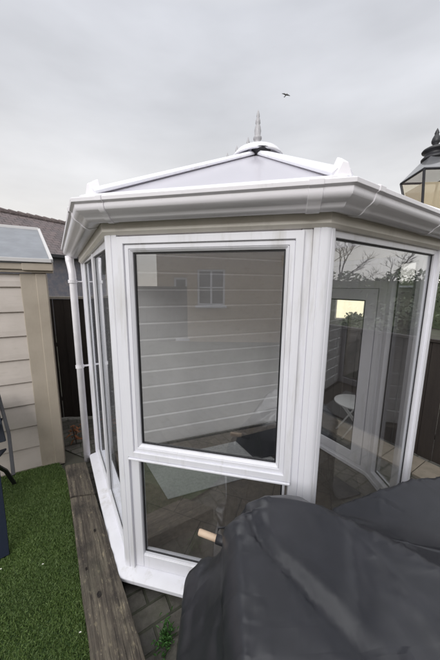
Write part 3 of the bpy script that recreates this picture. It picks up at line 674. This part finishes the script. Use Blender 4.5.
# solid grey outbuilding wall filling the gap below the neighbour's eaves
# ================================================================== LANTERN
lc=Vector((2.01,2.70)); lp=thing('garden_lamp','black Victorian style lantern with cream glass on a post right of the summer house','lamp',loc=(lc.x,lc.y,0))
ph=[radians(220+90*k) for k in range(4)]
def sq(r,z): return [V(r*cos(a),r*sin(a),z) for a in ph]
T=sq(.25,2.80); Bq=sq(.145,2.42)
bm=nb(); lathe(bm,[(.07,0),(.07,.12),(.045,.16),(.032,.9),(.030,2.2),(.05,2.22),(.05,2.25),(.03,2.28),(.03,2.33),(.09,2.38),(.10,2.40),(0,2.405)],n=18); link('post',bm,M['black_metal'],lp,smooth=True)
bm=nb()
for k in range(4):
    j=(k+1)%4; tube(bm,[Bq[k],T[k]],.011,6); tube(bm,[T[k],T[j]],.011,6); tube(bm,[Bq[k],Bq[j]],.010,6)
link('cage',bm,M['black_metal'],lp)
for k in range(4):
    j=(k+1)%4; bm=nb(); a,b,c,e_=Bq[k],Bq[j],T[j],T[k]; nn=(b-a).cross(e_-a).normalized()*.003
    hexa(bm,[a,b,c,e_,a+nn,b+nn,c+nn,e_+nn]); link('pane',bm,M['lamp_pane'],lp)
# cream reflector inside, grey glazed roof, dome, disc and spear finial
bm=nb(); q=[x*.86 for x in (1,)]; a=sq(.125,2.43); b=sq(.185,2.66); 
for z0,z1,r0_,r1_ in ((2.425,2.70,.115,.20),):
    A=[bm.verts.new(p) for p in sq(r0_,z0)]; B=[bm.verts.new(p) for p in sq(r1_,z1)]
    for k in range(4): bm.faces.new((A[k],A[(k+1)%4],B[(k+1)%4],B[k]))
    bm.faces.new(A[::-1])
o=link('reflector',bm,M['lamp_glass_cream'],lp); o.modifiers.new('solid','SOLIDIFY').thickness=.004
bm=nb(); A=[bm.verts.new(p) for p in sq(.252,2.812)]; B=[bm.verts.new(p) for p in sq(.105,2.945)]; bm.faces.new(A[::-1]); bm.faces.new(B)
for k in range(4): bm.faces.new((A[k],A[(k+1)%4],B[(k+1)%4],B[k]))
link('roof',bm,M['lamp_grey'],lp,bevel=.004)
bm=nb(); lathe(bm,[(.0,2.93),(.098,2.94),(.100,2.955),(.085,2.97),(.074,2.985),(.072,3.005),(.098,3.012),(.102,3.022),(.094,3.034),(.070,3.047),(.045,3.055),(.028,3.062),(0,3.062)],n=28); link('dome',bm,M['black_metal'],lp,smooth=True)
bm=nb(); lathe(bm,[(0,3.058),(.026,3.06),(.022,3.075),(.032,3.088),(.036,3.105),(.030,3.13),(.020,3.15),(.015,3.16),(.019,3.168),(.012,3.19),(0,3.215)],n=16); link('finial',bm,M['black_metal'],lp,smooth=True)

# ================================================================== BIRD
bt=thing('flying_bird','small dark gull flying in the grey sky above the roof finial','bird',loc=(4.2,19.33,14.09),rz=radians(20))
bm=nb()
prof=[(0,-.22),(.03,-.2),(.055,-.1),(.06,.02),(.05,.12),(.035,.18),(.03,.22),(0,.25)]
lathe(bm,prof,n=12); bmesh.ops.rotate(bm,verts=bm.verts,matrix=Matrix.Rotation(pi/2,3,'X'))
for s in (-1,1):
    P=[(0.03*s,.07,.02),(.22*s,.10,.10),(.52*s,.02,.04),(.50*s,-.02,.03),(.22*s,-.06,.09),(.03*s,-.08,.02)]
    a=[bm.verts.new(p) for p in P]; b=[bm.verts.new((p[0],p[1],p[2]-.014)) for p in P]; bm.faces.new(a); bm.faces.new(b[::-1])
    for k in range(6): bm.faces.new((a[k],b[k],b[(k+1)%6],a[(k+1)%6]))
a=[bm.verts.new(p) for p in ((-.03,.18,.0),(.03,.18,.0),(.07,.34,0),(-.07,.34,0))]; b=[bm.verts.new((p.co.x,p.co.y,-.012)) for p in a]; bm.faces.new(a); bm.faces.new(b[::-1])
for k in range(4): bm.faces.new((a[k],b[k],b[(k+1)%4],a[(k+1)%4]))
bmesh.ops.scale(bm,verts=bm.verts,vec=(.62,.62,.62)); link('body',bm,M['bird'],bt)

# ================================================================== GARDEN CHAIR (left edge)
ch=thing('garden_chair','dark navy slatted garden chair standing on the grass at the left edge','chair',loc=(-1.70,1.45,.03),rz=radians(0))
def strap(bm,pts,w,th,side=(1,0,0)):
    """flat bar through pts, width w along side"""
    sv=Vector(side).normalized()*w/2; pts=[Vector(p) for p in pts]; R=[]
    for i,p in enumerate(pts):
        t=(pts[min(i+1,len(pts)-1)]-pts[max(i-1,0)]).normalized(); nn=t.cross(sv).normalized()*th/2
        R.append([bm.verts.new(x) for x in (p-sv-nn,p+sv-nn,p+sv+nn,p-sv+nn)])
    for A,B in zip(R,R[1:]):
        for k in range(4): bm.faces.new((A[k],A[(k+1)%4],B[(k+1)%4],B[k]))
    bm.faces.new(R[0][::-1]); bm.faces.new(R[-1])
ch.location=(0,0,0)
lat=V(-.76,-.65,0)
NV=mat('navy_frame',(.012,.017,.030),.85,spec=.15)
for k in (0,1):
    off=lat*.50*k
    bm=nb(); strap(bm,[V(-1.372,1.395,.03)+off,V(-1.46,1.50,.17)+off,V(-1.64,1.70,.44)+off],.060,.016,(.76,.65,0)); link('leg',bm,NV,ch,bevel=.003)
    bm=nb(); strap(bm,[V(-1.79,2.02,.03)+off,V(-1.74,1.90,.25)+off,V(-1.66,1.74,.42)+off],.028,.016,(.76,.65,0)); link('leg',bm,M['black_metal'],ch,bevel=.003)
    bm=nb(); strap(bm,[V(-1.545,1.745,.335)+off,V(-1.70,1.93,.56)+off,V(-1.86,2.06,.86)+off],.024,.018,(.76,.65,0)); link('back_frame',bm,M['black_metal'],ch,bevel=.003)
    bm=nb(); strap(bm,[V(-1.66,1.73,.44)+off,V(-1.68,1.76,.60)+off,V(-1.80,1.98,.66)+off],.034,.014,(.76,.65,0)); link('armrest',bm,NV,ch,bevel=.003)
bm=nb(); a=V(-1.63,1.69,.435)+lat*.03; b=V(-1.72,1.96,.41)+lat*.03; hexa(bm,[a,a+lat*.44,b+lat*.44,b,a+V(0,0,.02),a+lat*.44+V(0,0,.02),b+lat*.44+V(0,0,.02),b+V(0,0,.02)]); link('seat',bm,M['navy'],ch,bevel=.006)
bm=nb(); a=V(-1.70,1.94,.52)+lat*.03; b=V(-1.84,2.055,.86)+lat*.03; t_=V(.03,-.03,0); hexa(bm,[a,a+lat*.44,b+lat*.44,b,a+t_,a+lat*.44+t_,b+lat*.44+t_,b+t_]); link('backrest',bm,M['navy'],ch,bevel=.006)

# ================================================================== WEED, PETALS, LEAF
wd=thing('weed','small green weed growing between the pavers beside the sleeper','plant',loc=(-.262,1.02,0))
rw=random.Random(5)
bm=nb()
def leaf(bm,base,dirv,ln,w,droop=.4,nrm=(0,0,1)):
    d=Vector(dirv).normalized(); s=d.cross(Vector((0,0,1))).normalized(); pr=[]
    for t,ww in ((0,.12),(.25,.8),(.5,1),(.75,.7),(1,.02)):
        c=Vector(base)+d*ln*t+V(0,0,-droop*ln*t*t); pr.append([bm.verts.new(c-s*w*ww/2+V(0,0,.002)),bm.verts.new(c-V(0,0,.002)),bm.verts.new(c+s*w*ww/2+V(0,0,.002))])
    for A,B in zip(pr,pr[1:]): bm.faces.new((A[0],A[1],B[1],B[0])); bm.faces.new((A[1],A[2],B[2],B[1]))
for k in range(150):
    a=rw.uniform(0,6.28); leaf(bm,(rw.gauss(0,.020),rw.gauss(0,.034),rw.uniform(.003,.05)),(cos(a),sin(a),rw.uniform(.1,.9)),rw.uniform(.012,.028),rw.uniform(.004,.009))
link('leaves',bm,M['leaf'],wd)
bm=nb()
for k in range(10): tube(bm,[(rw.gauss(0,.006),rw.gauss(0,.006),0),(rw.gauss(0,.02),rw.gauss(0,.025),.045)],.0012,5)
link('stem',bm,M['leaf'],wd)
for lab,x,y in (('small white petal on the grass left of the long sleeper',-1.091,1.342),('small white petal at the left edge of the grass',-1.326,1.312),('small white petal on the grass nearest the viewer',-.69,1.023)):
    bm=nb(); leaf(bm,(0,0,0),(1,.3,.1),.012,.007,.1); o=link('petal',bm,M['petal']); o.location=(x,y,.046); o.modifiers.new('s','SOLIDIFY').thickness=.001; tag(o,lab,'petal','white petals fallen on the grass')
dl=thing('dry_plant','withered orange brown plant at the foot of the dark fence','plant',loc=(-1.60,2.66,0))
bm=nb()
for k in range(26):
    a=rw.uniform(0,6.28); leaf(bm,(rw.gauss(0,.02),rw.gauss(0,.02),rw.uniform(.03,.22)),(cos(a),sin(a),rw.uniform(-.2,.9)),rw.uniform(.04,.08),rw.uniform(.015,.03))
link('leaves',bm,M['dry'],dl)
bm=nb()
for k in range(4): tube(bm,[(0,0,0),(rw.gauss(0,.02),rw.gauss(0,.02),.22)],.003,5)
link('stem',bm,M['twig'],dl)

cb=thing('added_glow_cabin','made-up dark cabin with a glowing panel that gives the warm patch in the door glass','cabin')  # made-up cabin, added only to carry the glowing panel
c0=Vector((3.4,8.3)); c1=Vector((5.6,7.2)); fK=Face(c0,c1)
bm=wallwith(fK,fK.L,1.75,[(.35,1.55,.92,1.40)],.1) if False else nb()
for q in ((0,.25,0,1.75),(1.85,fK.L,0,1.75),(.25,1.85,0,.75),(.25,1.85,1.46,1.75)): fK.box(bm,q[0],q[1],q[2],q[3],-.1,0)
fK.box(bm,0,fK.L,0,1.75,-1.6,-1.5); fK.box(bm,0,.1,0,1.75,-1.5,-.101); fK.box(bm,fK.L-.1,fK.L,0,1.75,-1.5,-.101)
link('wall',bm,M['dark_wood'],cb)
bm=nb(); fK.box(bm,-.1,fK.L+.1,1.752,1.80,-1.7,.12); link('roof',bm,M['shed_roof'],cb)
bm=nb(); fK.ring(bm,.25,1.85,.75,1.46,.04,-.08,-.02); fK.box(bm,1.03,1.07,.79,1.42,-.079,-.021); kw=link('window',bm,M['pale_wood'],cb)  # frame round the added glowing panel
lit=mat('warm_glow_panel',(.85,.80,.62),.7); lit.node_tree.nodes['Principled BSDF'].inputs['Emission Color'].default_value=(1,.90,.60,1); lit.node_tree.nodes['Principled BSDF'].inputs['Emission Strength'].default_value=1.25  # emission added for a warm bright patch behind the door glass
bm=nb(); fK.box(bm,.29,1.81,.79,1.42,-.07,-.05); link('glow_panel',bm,lit,kw)
# ================================================================== BEHIND AND BESIDE THE VIEWER (seen as reflections)
bh=thing('brick_house','buff brick house with white casement window reflected in the glass','house')
hA=Vector((2.5,-7.4)); hB=Vector((-4.65,-4.25)); fH=Face(hA,hB)
if fH.n.dot(Vector((0,1)))<0: fH=Face(hB,hA)
HL=fH.L
def wallwith(f,L,h,holes,th=.3):
    bm=nb(); xs=sorted({0,L,*[a for q in holes for a in (q[0],q[1])]}); zs=sorted({0,h,*[a for q in holes for a in (q[2],q[3])]})
    for i in range(len(xs)-1):
        for j in range(len(zs)-1):
            cx,cz=(xs[i]+xs[i+1])/2,(zs[j]+zs[j+1])/2
            if any(q[0]<cx<q[1] and q[2]<cz<q[3] for q in holes): continue
            f.box(bm,xs[i],xs[i+1],zs[j],zs[j+1],-th,0)
    bmesh.ops.remove_doubles(bm,verts=bm.verts,dist=1e-4)
    return bm
def hs(x,y): return (Vector((x,y))-fH.P).dot(fH.d)
w0,w1=sorted((hs(-3.5,-4.9),hs(-2.88,-5.2))); g0,g1=sorted((hs(-4.2,-4.5),hs(-3.85,-4.72)))
holes=[(w0-.08,w1+.08,1.15,2.25),(g0,g1,.1,2.0)]
X=Vector((fH.d.x,fH.d.y,0)); Z=Vector((0,0,1)); Y=Z.cross(X); Mh=Matrix((X,Y,Z)).transposed().to_4x4(); Mh.translation=(fH.P.x,fH.P.y,0)
bm=wallwith(fH,HL,2.9,holes); bm.transform(Mh.inverted()); o=link('wall',bm,M['house_brick'],bh); o.matrix_world=Mh
def hwin(s0,s1,z0,z1,cross=True):
    bm=nb(); fH.ring(bm,s0,s1,z0,z1,.06,-.12,-.05); m=(s0+s1)/2
    if cross: fH.box(bm,m-.03,m+.03,z0+.06,z1-.06,-.11,-.055); fH.box(bm,s0+.06,m-.03,(z0+z1)/2-.02,(z0+z1)/2+.02,-.11,-.056); fH.box(bm,m+.03,s1-.06,(z0+z1)/2-.02,(z0+z1)/2+.02,-.11,-.056)
    w=link('window',bm,M['upvc'],bh,bevel=.004)
    bm=nb(); fH.box(bm,s0+.05,s1-.05,z0+.05,z1-.05,-.10,-.09); link('pane',bm,M['house_glass'],w)
    bm=nb(); fH.box(bm,s0-.06,s1+.06,z0-.07,z0,-.1,.06); link('window_sill',bm,M['upvc'],w,bevel=.004)
hwin(holes[0][0],holes[0][1],1.15,2.25); hwin(g0,g1,.1,2.0,False)
bm=nb(); fH.box(bm,-.3,HL+.3,2.9,3.02,-.1,.35); link('eaves',bm,M['upvc'],bh)
bm=nb(); q=[fH.pt(-.3,.38,3.0),fH.pt(HL+.3,.38,3.0),fH.pt(HL+.3,-3.0,4.9),fH.pt(-.3,-3.0,4.9)]; r=[p+V(0,0,-.1) for p in q]; hexa(bm,r+q); link('roof',bm,M['roof_tile'],bh)
bm=nb(); fH.box(bm,0,HL,0,2.9,-6,-5.7); fH.box(bm,0,.3,0,2.9,-5.7,-.301); fH.box(bm,HL-.3,HL,0,2.9,-5.7,-.301); link('wall',bm,M['house_brick'],bh)
bm=nb(); q=[fH.pt(-.3,-6.3,3.0),fH.pt(HL+.3,-6.3,3.0),fH.pt(HL+.3,-3.0,4.9),fH.pt(-.3,-3.0,4.9)]; r=[p+V(0,0,-.1) for p in q]; hexa(bm,r+q); link('roof',bm,M['roof_tile'],bh)

def bare_tree(x,y,h,seed,label,dens=5):
    R=random.Random(seed); t=thing('bare_tree',label,'tree','bare winter trees beyond the right fence',loc=(x,y,0))
    bt_=nb(); bc=nb()
    def br(p,d,l,r,lev):
        q=p+d*l*.5+Vector((R.gauss(0,.04),R.gauss(0,.04),0))*l; e_=p+d*l
        tube(bt_ if lev<2 else bc,[p,q,e_],[r,r*.82,r*.62],6 if lev<2 else 4,False)
        if lev>=6: return
        for k in range(R.choice((2,3)) if lev<4 else 4):
            nd=(d+Vector((R.gauss(0,.5),R.gauss(0,.5),R.gauss(.12,.25)))).normalized()
            br(p.lerp(e_,R.uniform(.55,1)),nd,l*R.uniform(.58,.82),r*.58,lev+1)
    br(Vector((0,0,0)),Vector((0,0,1)),h*.36,h*.022,0)
    link('trunk',bt_,M['bark'],t,smooth=True); link('crown',bc,M['twig'],t)
bare_tree(12.2,.6,4.6,1,'tall bare tree with fine twigs beyond the right fence, nearest the lamp')
bare_tree(12.6,3.0,4.2,2,'bare tree with spreading twigs behind the low dark fence')
bare_tree(13.0,5.4,4.8,7,'bare tree furthest back behind the evergreen shrubs')
bare_tree(12.0,-1.8,5.4,4,'tallest bare tree far along the dark fence to the right')
def bush(x,y,r,h,seed,label,n=5200):
    R=random.Random(seed); t=thing('evergreen_shrub',label,'shrub','evergreen shrubs beyond the right fence',loc=(x,y,0))
    vv=[];ff=[]
    cl=[(R.uniform(-.6,.6)*r,R.uniform(-.6,.6)*r,R.uniform(.35,.82)*h,R.uniform(.3,.5)*r) for _ in range(9)]
    for k in range(n):
        c=R.choice(cl); d=Vector((R.gauss(0,1),R.gauss(0,1),R.gauss(0,1))).normalized()*c[3]*R.random()**.35
        p=Vector((c[0],c[1],c[2]))+d; a=Vector((R.gauss(0,1),R.gauss(0,1),R.gauss(0,1))).normalized()*.035; b=a.cross(Vector((R.gauss(0,1),R.gauss(0,1),1))).normalized()*.016; i=len(vv)
        vv+=[p-a,p+b,p+a,p-b]; ff.append((i,i+1,i+2,i+3))
    me=bpy.data.meshes.new('crown'); me.from_pydata(vv,[],ff); me.materials.append(M['evergreen']); o=bpy.data.objects.new('crown',me); COL.objects.link(o); o.parent=t
    bm=nb(); tube(bm,[(0,0,0),(0,0,h*.5)],.04,7)
    for c in cl[:5]: tube(bm,[(0,0,h*.3),(c[0],c[1],c[2])],.015,5)
    link('trunk',bm,M['bark'],t)
bush(2.6,4.3,.6,1.42,1,'rounded evergreen shrub behind the fence seen through the door glass')
bush(4.3,2.2,.7,1.8,2,'evergreen shrub beyond the fence level with the lamp')
bush(1.6,5.6,.7,2.0,3,'taller evergreen shrub past the end of the dark fence')

R_=random.Random(9); hd=thing('hedge','long clipped evergreen hedge in the distance beyond the right fence','hedge')
vv=[];ff=[]
for k in range(16000):
    y=R_.uniform(-6,14); z=R_.uniform(.05,2.25+.12*sin(y*2.3)+.08*sin(y*5.1)); x=9.6+abs(R_.gauss(0,.22))*R_.choice((-1,1)) if z<2.0 else 9.6+R_.uniform(-.4,.4)
    p=Vector((x,y,z)); a=Vector((R_.gauss(0,1),R_.gauss(0,1),R_.gauss(0,1))).normalized()*.08; b=a.cross(Vector((R_.gauss(0,1),R_.gauss(0,1),1))).normalized()*.04; i=len(vv)
    vv+=[p-a,p+b,p+a,p-b]; ff.append((i,i+1,i+2,i+3))
me=bpy.data.meshes.new('leaves'); me.from_pydata(vv,[],ff); me.materials.append(M['evergreen']); o=bpy.data.objects.new('leaves',me); COL.objects.link(o); o.parent=hd
bm=nb(); box(bm,(9.35,-6,0),(9.85,14,1.95)); link('core',bm,M['evergreen'],hd)
# ================================================================== BARBECUE UNDER ITS COVER
bq=thing('barbecue','barbecue hidden under the dark cover with its bare wooden side handle poking out','barbecue',loc=(0,0,0))
lowp=[(.06,.40),(.62,.36),(.74,.68),(.36,.88),(.20,.91),(.08,.78)]
bm=nb(); prism(bm,inset(lowp[::1],-.03) if False else lowp,.35,.74); link('body',bm,M['black_metal'],bq,bevel=.02)
bm=nb(); prism(bm,[(.09,.45),(.58,.41),(.68,.66),(.34,.83),(.20,.86),(.10,.75)],.745,.83); link('lid',bm,M['black_metal'],bq,bevel=.03)
for x,y in ((.12,.46),(.56,.42),(.64,.66),(.22,.82)):
    bm=nb(); tube(bm,[(x,y,.352),(x*1.02,y*1.02,.0)],.014,8); link('leg',bm,M['black_metal'],bq,smooth=True)
bm=nb(); tube(bm,[(-.078,.868,.806),(-.073,.867,.805),(.035,.832,.797)],[.0095,.0125,.0125],14); link('handle',bm,M['handle_wood'],bq,smooth=True)
bm=nb(); tube(bm,[(-.008,.846,.799),(.04,.830,.796)],.0165,12); tube(bm,[(-.006,.85,.801),(.0,.862,.83),(.03,.86,.835)],.004,6); link('handle_bracket',bm,M['black_metal'],bq,smooth=True)
# ================================================================== DARK COVER draped over the barbecue
import numpy as np, time
def drape(steps=150, NX=132, NY=100):
    """hang a sheet over the barbecue: simple position based cloth"""
    blocks=[([(.022,.25),(.022,.79),(.17,.955),(.31,.935),(.655,.665),(.82,.42),(.80,.22)],(-.01,0,.925)),
            ([(-.115,.38),(.05,.38),(.05,.86),(-.07,.87),(-.115,.82)],(0,0,.70)),
            ([(.36,.95),(.62,1.07),(1.02,1.215),(1.30,1.25),(1.62,1.12),(1.55,.40),(.75,.40)],(.0,0,.765))]
    walls=[((-.55,1.302),(.427,1.088)),((.427,1.088),(1.412,1.719))]
    def planes(poly):
        P=np.array(poly); Q=np.roll(P,-1,0); d=Q-P; d/=np.linalg.norm(d,axis=1)[:,None]; n=np.stack([d[:,1],-d[:,0]],1)
        if ((P.mean(0)-P[0])@n[0])>0: n=-n
        return P,n
    bl=[(*planes(p),t) for p,t in blocks]
    X0,X1,Y0,Y1=-.50,1.95,-.42,1.20
    gx=np.linspace(X0,X1,NX+1); gy=np.linspace(Y0,Y1,NY+1); XX,YY=np.meshgrid(gx,gy)
    rs=np.random.RandomState(4)
    P=np.zeros((NY+1,NX+1,3)); P[...,0]=XX; P[...,1]=YY+.30*np.maximum(0,XX-.35)-.0*XX
    P[...,2]=.97+.02*np.sin(7*XX+3*YY)+.012*np.sin(17*YY-5*XX)+.004*rs.randn(NY+1,NX+1)
    Vl=np.zeros_like(P)
    def rest(a,b): return np.linalg.norm(P[a]-P[b],axis=-1)
    S=slice; cons=[]
    def add(a,b,k):
        r=np.hypot(P[a][...,0]-P[b][...,0],P[a][...,1]-P[b][...,1]); cons.append((a,b,r,k))
    for o in (0,1):
        add((S(None),S(o,NX,2)),(S(None),S(o+1,NX+1,2)),1.0); add((S(o,NY,2),S(None)),(S(o+1,NY+1,2),S(None)),1.0)
        for q in (0,1):
            add((S(o,NY,2),S(q,NX,2)),(S(o+1,NY+1,2),S(q+1,NX+1,2)),.35); add((S(o,NY,2),S(q+1,NX+1,2)),(S(o+1,NY+1,2),S(q,NX,2)),.35)
    for st,k in ((2,.10),(4,.05)):
        for o in range(st*2):
            if o<st:
                for m in (0,):
                    pass
        for ph in range(2):
            ax=np.arange(0,NX+1-st); ax=ax[(ax//st)%2==ph]; add((S(None),ax),(S(None),ax+st),k)
            ay=np.arange(0,NY+1-st); ay=ay[(ay//st)%2==ph]; add((ay,S(None)),(ay+st,S(None)),k)
    dt=1/60
    for it in range(steps):
        old=P.copy(); Vl[...,2]-=9.8*dt; Vl*=.965 if it<steps*.6 else .93
        P+=Vl*dt
        for sub in range(7):
            for a,b,r,k in cons:
                A=P[a];B=P[b]; d=B-A; L=np.linalg.norm(d,axis=-1)+1e-9; c=((L-r)/L*.5*k)[...,None]*d
                P[a]=A+c; P[b]=B-c
            if sub%2==0 or sub==6:
                hit=np.zeros(P.shape[:2],bool)
                for p,n,(tx,ty,tz) in bl:
                    de=(P[...,None,0]-p[:,0])*n[:,0]+(P[...,None,1]-p[:,1])*n[:,1]-.006
                    k=de.argmax(-1); dm=de.max(-1); dz=P[...,2]-(tz+tx*(P[...,0]-.8))-.006
                    ins=(dm<0)&(dz<0); side=ins&(dm>dz); top=ins&~side
                    P[...,2][top]-=dz[top]
                    kk=k[side]; P[...,0][side]-=dm[side]*n[kk,0]; P[...,1][side]-=dm[side]*n[kk,1]
                    hit|=ins
                g=P[...,2]<.012; P[...,2][g]=.012; hit|=g
                for (ax_,ay_),(bx,by) in walls:
                    dx,dy=bx-ax_,by-ay_; l=math.hypot(dx,dy); nx_,ny_=dy/l,-dx/l
                    dw=(P[...,0]-ax_)*nx_+(P[...,1]-ay_)*ny_-.075; s=((P[...,0]-ax_)*dx+(P[...,1]-ay_)*dy)/l
                    w=(dw<0)&(s>-.1)&(s<l+.1)&(dw>-.4); P[...,0][w]-=dw[w]*nx_; P[...,1][w]-=dw[w]*ny_
        fr=hit[...,None]*.55
        P[...,:2]=P[...,:2]*(1-fr)+old[...,:2]*fr
        Vl=(P-old)/dt
        sp=np.linalg.norm(Vl,axis=-1,keepdims=True); Vl*=np.minimum(1,3/(sp+1e-9))
    return P
def refine(P):
    for ax in (0,1):
        n=P.shape[ax]; Q=np.moveaxis(P,ax,0); m=np.concatenate([Q[:1],Q,Q[-1:]],0)
        mid=(-m[:-3]+9*m[1:-2]+9*m[2:-1]-m[3:])/16
        O=np.zeros((2*n-1,)+Q.shape[1:]); O[0::2]=Q; O[1::2]=mid; P=np.moveaxis(O,0,ax)
    return P
def creases(P):
    du=np.gradient(P,axis=1); dv=np.gradient(P,axis=0); N=np.cross(du,dv); N/=np.linalg.norm(N,axis=-1,keepdims=True)+1e-9
    H_=np.zeros(P.shape[:2]); x,y=P[...,0],P[...,1]
    def seg(pl,w,h,one=0):
        best=np.full(x.shape,9.); tt=np.zeros_like(x); sg=np.zeros_like(x); n=len(pl)-1
        for i in range(n):
            (ax,ay),(bx,by)=pl[i],pl[i+1]; dx,dy=bx-ax,by-ay; l2=dx*dx+dy*dy
            t=np.clip(((x-ax)*dx+(y-ay)*dy)/l2,0,1); d=np.hypot(x-ax-t*dx,y-ay-t*dy); k=d<best
            best=np.where(k,d,best); tt=np.where(k,(i+t)/n,tt); sg=np.where(k,np.sign((x-ax)*dy-(y-ay)*dx),sg)
        fall=np.maximum(0,1-best/w)**1.9*np.sin(np.pi*np.clip(tt*.86+.07,0,1))**.6
        if one: fall*=np.where(sg*one>0,1,.35)
        return h*fall
    # the long folds the photograph shows
    H_-=seg([(.085,.90),(.111,.851),(.13,.746),(.174,.66),(.259,.554),(.33,.45)],.045,.020)
    H_+=seg([(.16,.86),(.175,.76),(.22,.675),(.30,.58),(.38,.47)],.045,.011)
    H_+=seg([(.03,.83),(.138,.688),(.203,.596),(.24,.52)],.022,.008)
    H_+=seg([(.30,.955),(.42,.875),(.507,.803),(.668,.655),(.80,.54)],.035,.012)
    H_-=seg([(.46,.77),(.431,.70),(.394,.60),(.33,.48)],.04,.010)
    H_+=seg([(.40,.83),(.44,.76),(.50,.62),(.52,.48)],.030,.009)
    rs=np.random.RandomState(11)
    for k in range(64):      # short puckers: most of them on the rear lump and round the side shelf
        if k<18: c=(rs.uniform(.50,1.25),rs.uniform(.92,1.22)); a=rs.normal(1.9,.5); l=rs.uniform(.08,.22); h=rs.uniform(.005,.014)
        elif k<32: c=(rs.uniform(-.14,.06),rs.uniform(.50,.93)); a=rs.normal(-.9,.8); l=rs.uniform(.06,.16); h=rs.uniform(.004,.012)
        else: c=(rs.uniform(.05,.8),rs.uniform(.4,.95)); a=rs.normal(2.3,.5); l=rs.uniform(.10,.28); h=rs.uniform(.003,.008)
        e_=(c[0]+cos(a)*l,c[1]+sin(a)*l); m_=((c[0]+e_[0])/2+rs.normal(0,.02),(c[1]+e_[1])/2+rs.normal(0,.015))
        H_+=seg([c,m_,e_],rs.uniform(.010,.022),.6*h*rs.choice([1,1,-1]))
    return P+N*H_[...,None]*np.where(N[...,2:]<0,-1,1)
def cover():
    P=creases(refine(drape())); NY,NX=P.shape[0]-1,P.shape[1]-1
    vs=[tuple(map(float,p)) for p in P.reshape(-1,3)]
    fs=[(j*(NX+1)+i,j*(NX+1)+i+1,(j+1)*(NX+1)+i+1,(j+1)*(NX+1)+i) for j in range(NY) for i in range(NX)]
    me=bpy.data.meshes.new('barbecue_cover'); me.from_pydata(vs,[],fs); me.materials.append(M['cover'])
    for p_ in me.polygons: p_.use_smooth=True
    uvl=me.uv_layers.new(name='UVMap')
    for lp_ in me.loops:
        i_=lp_.vertex_index; uvl.data[lp_.index].uv=((i_%(NX+1))/NX*2.45,(i_//(NX+1))/NY*1.62)
    o=bpy.data.objects.new('barbecue_cover',me); COL.objects.link(o)
    t=o.modifiers.new('solid','SOLIDIFY'); t.thickness=.0016; t.offset=1
    tag(o,'large creased dark grey waterproof cover draped over the barbecue in front of the summer house','cover')
cover()
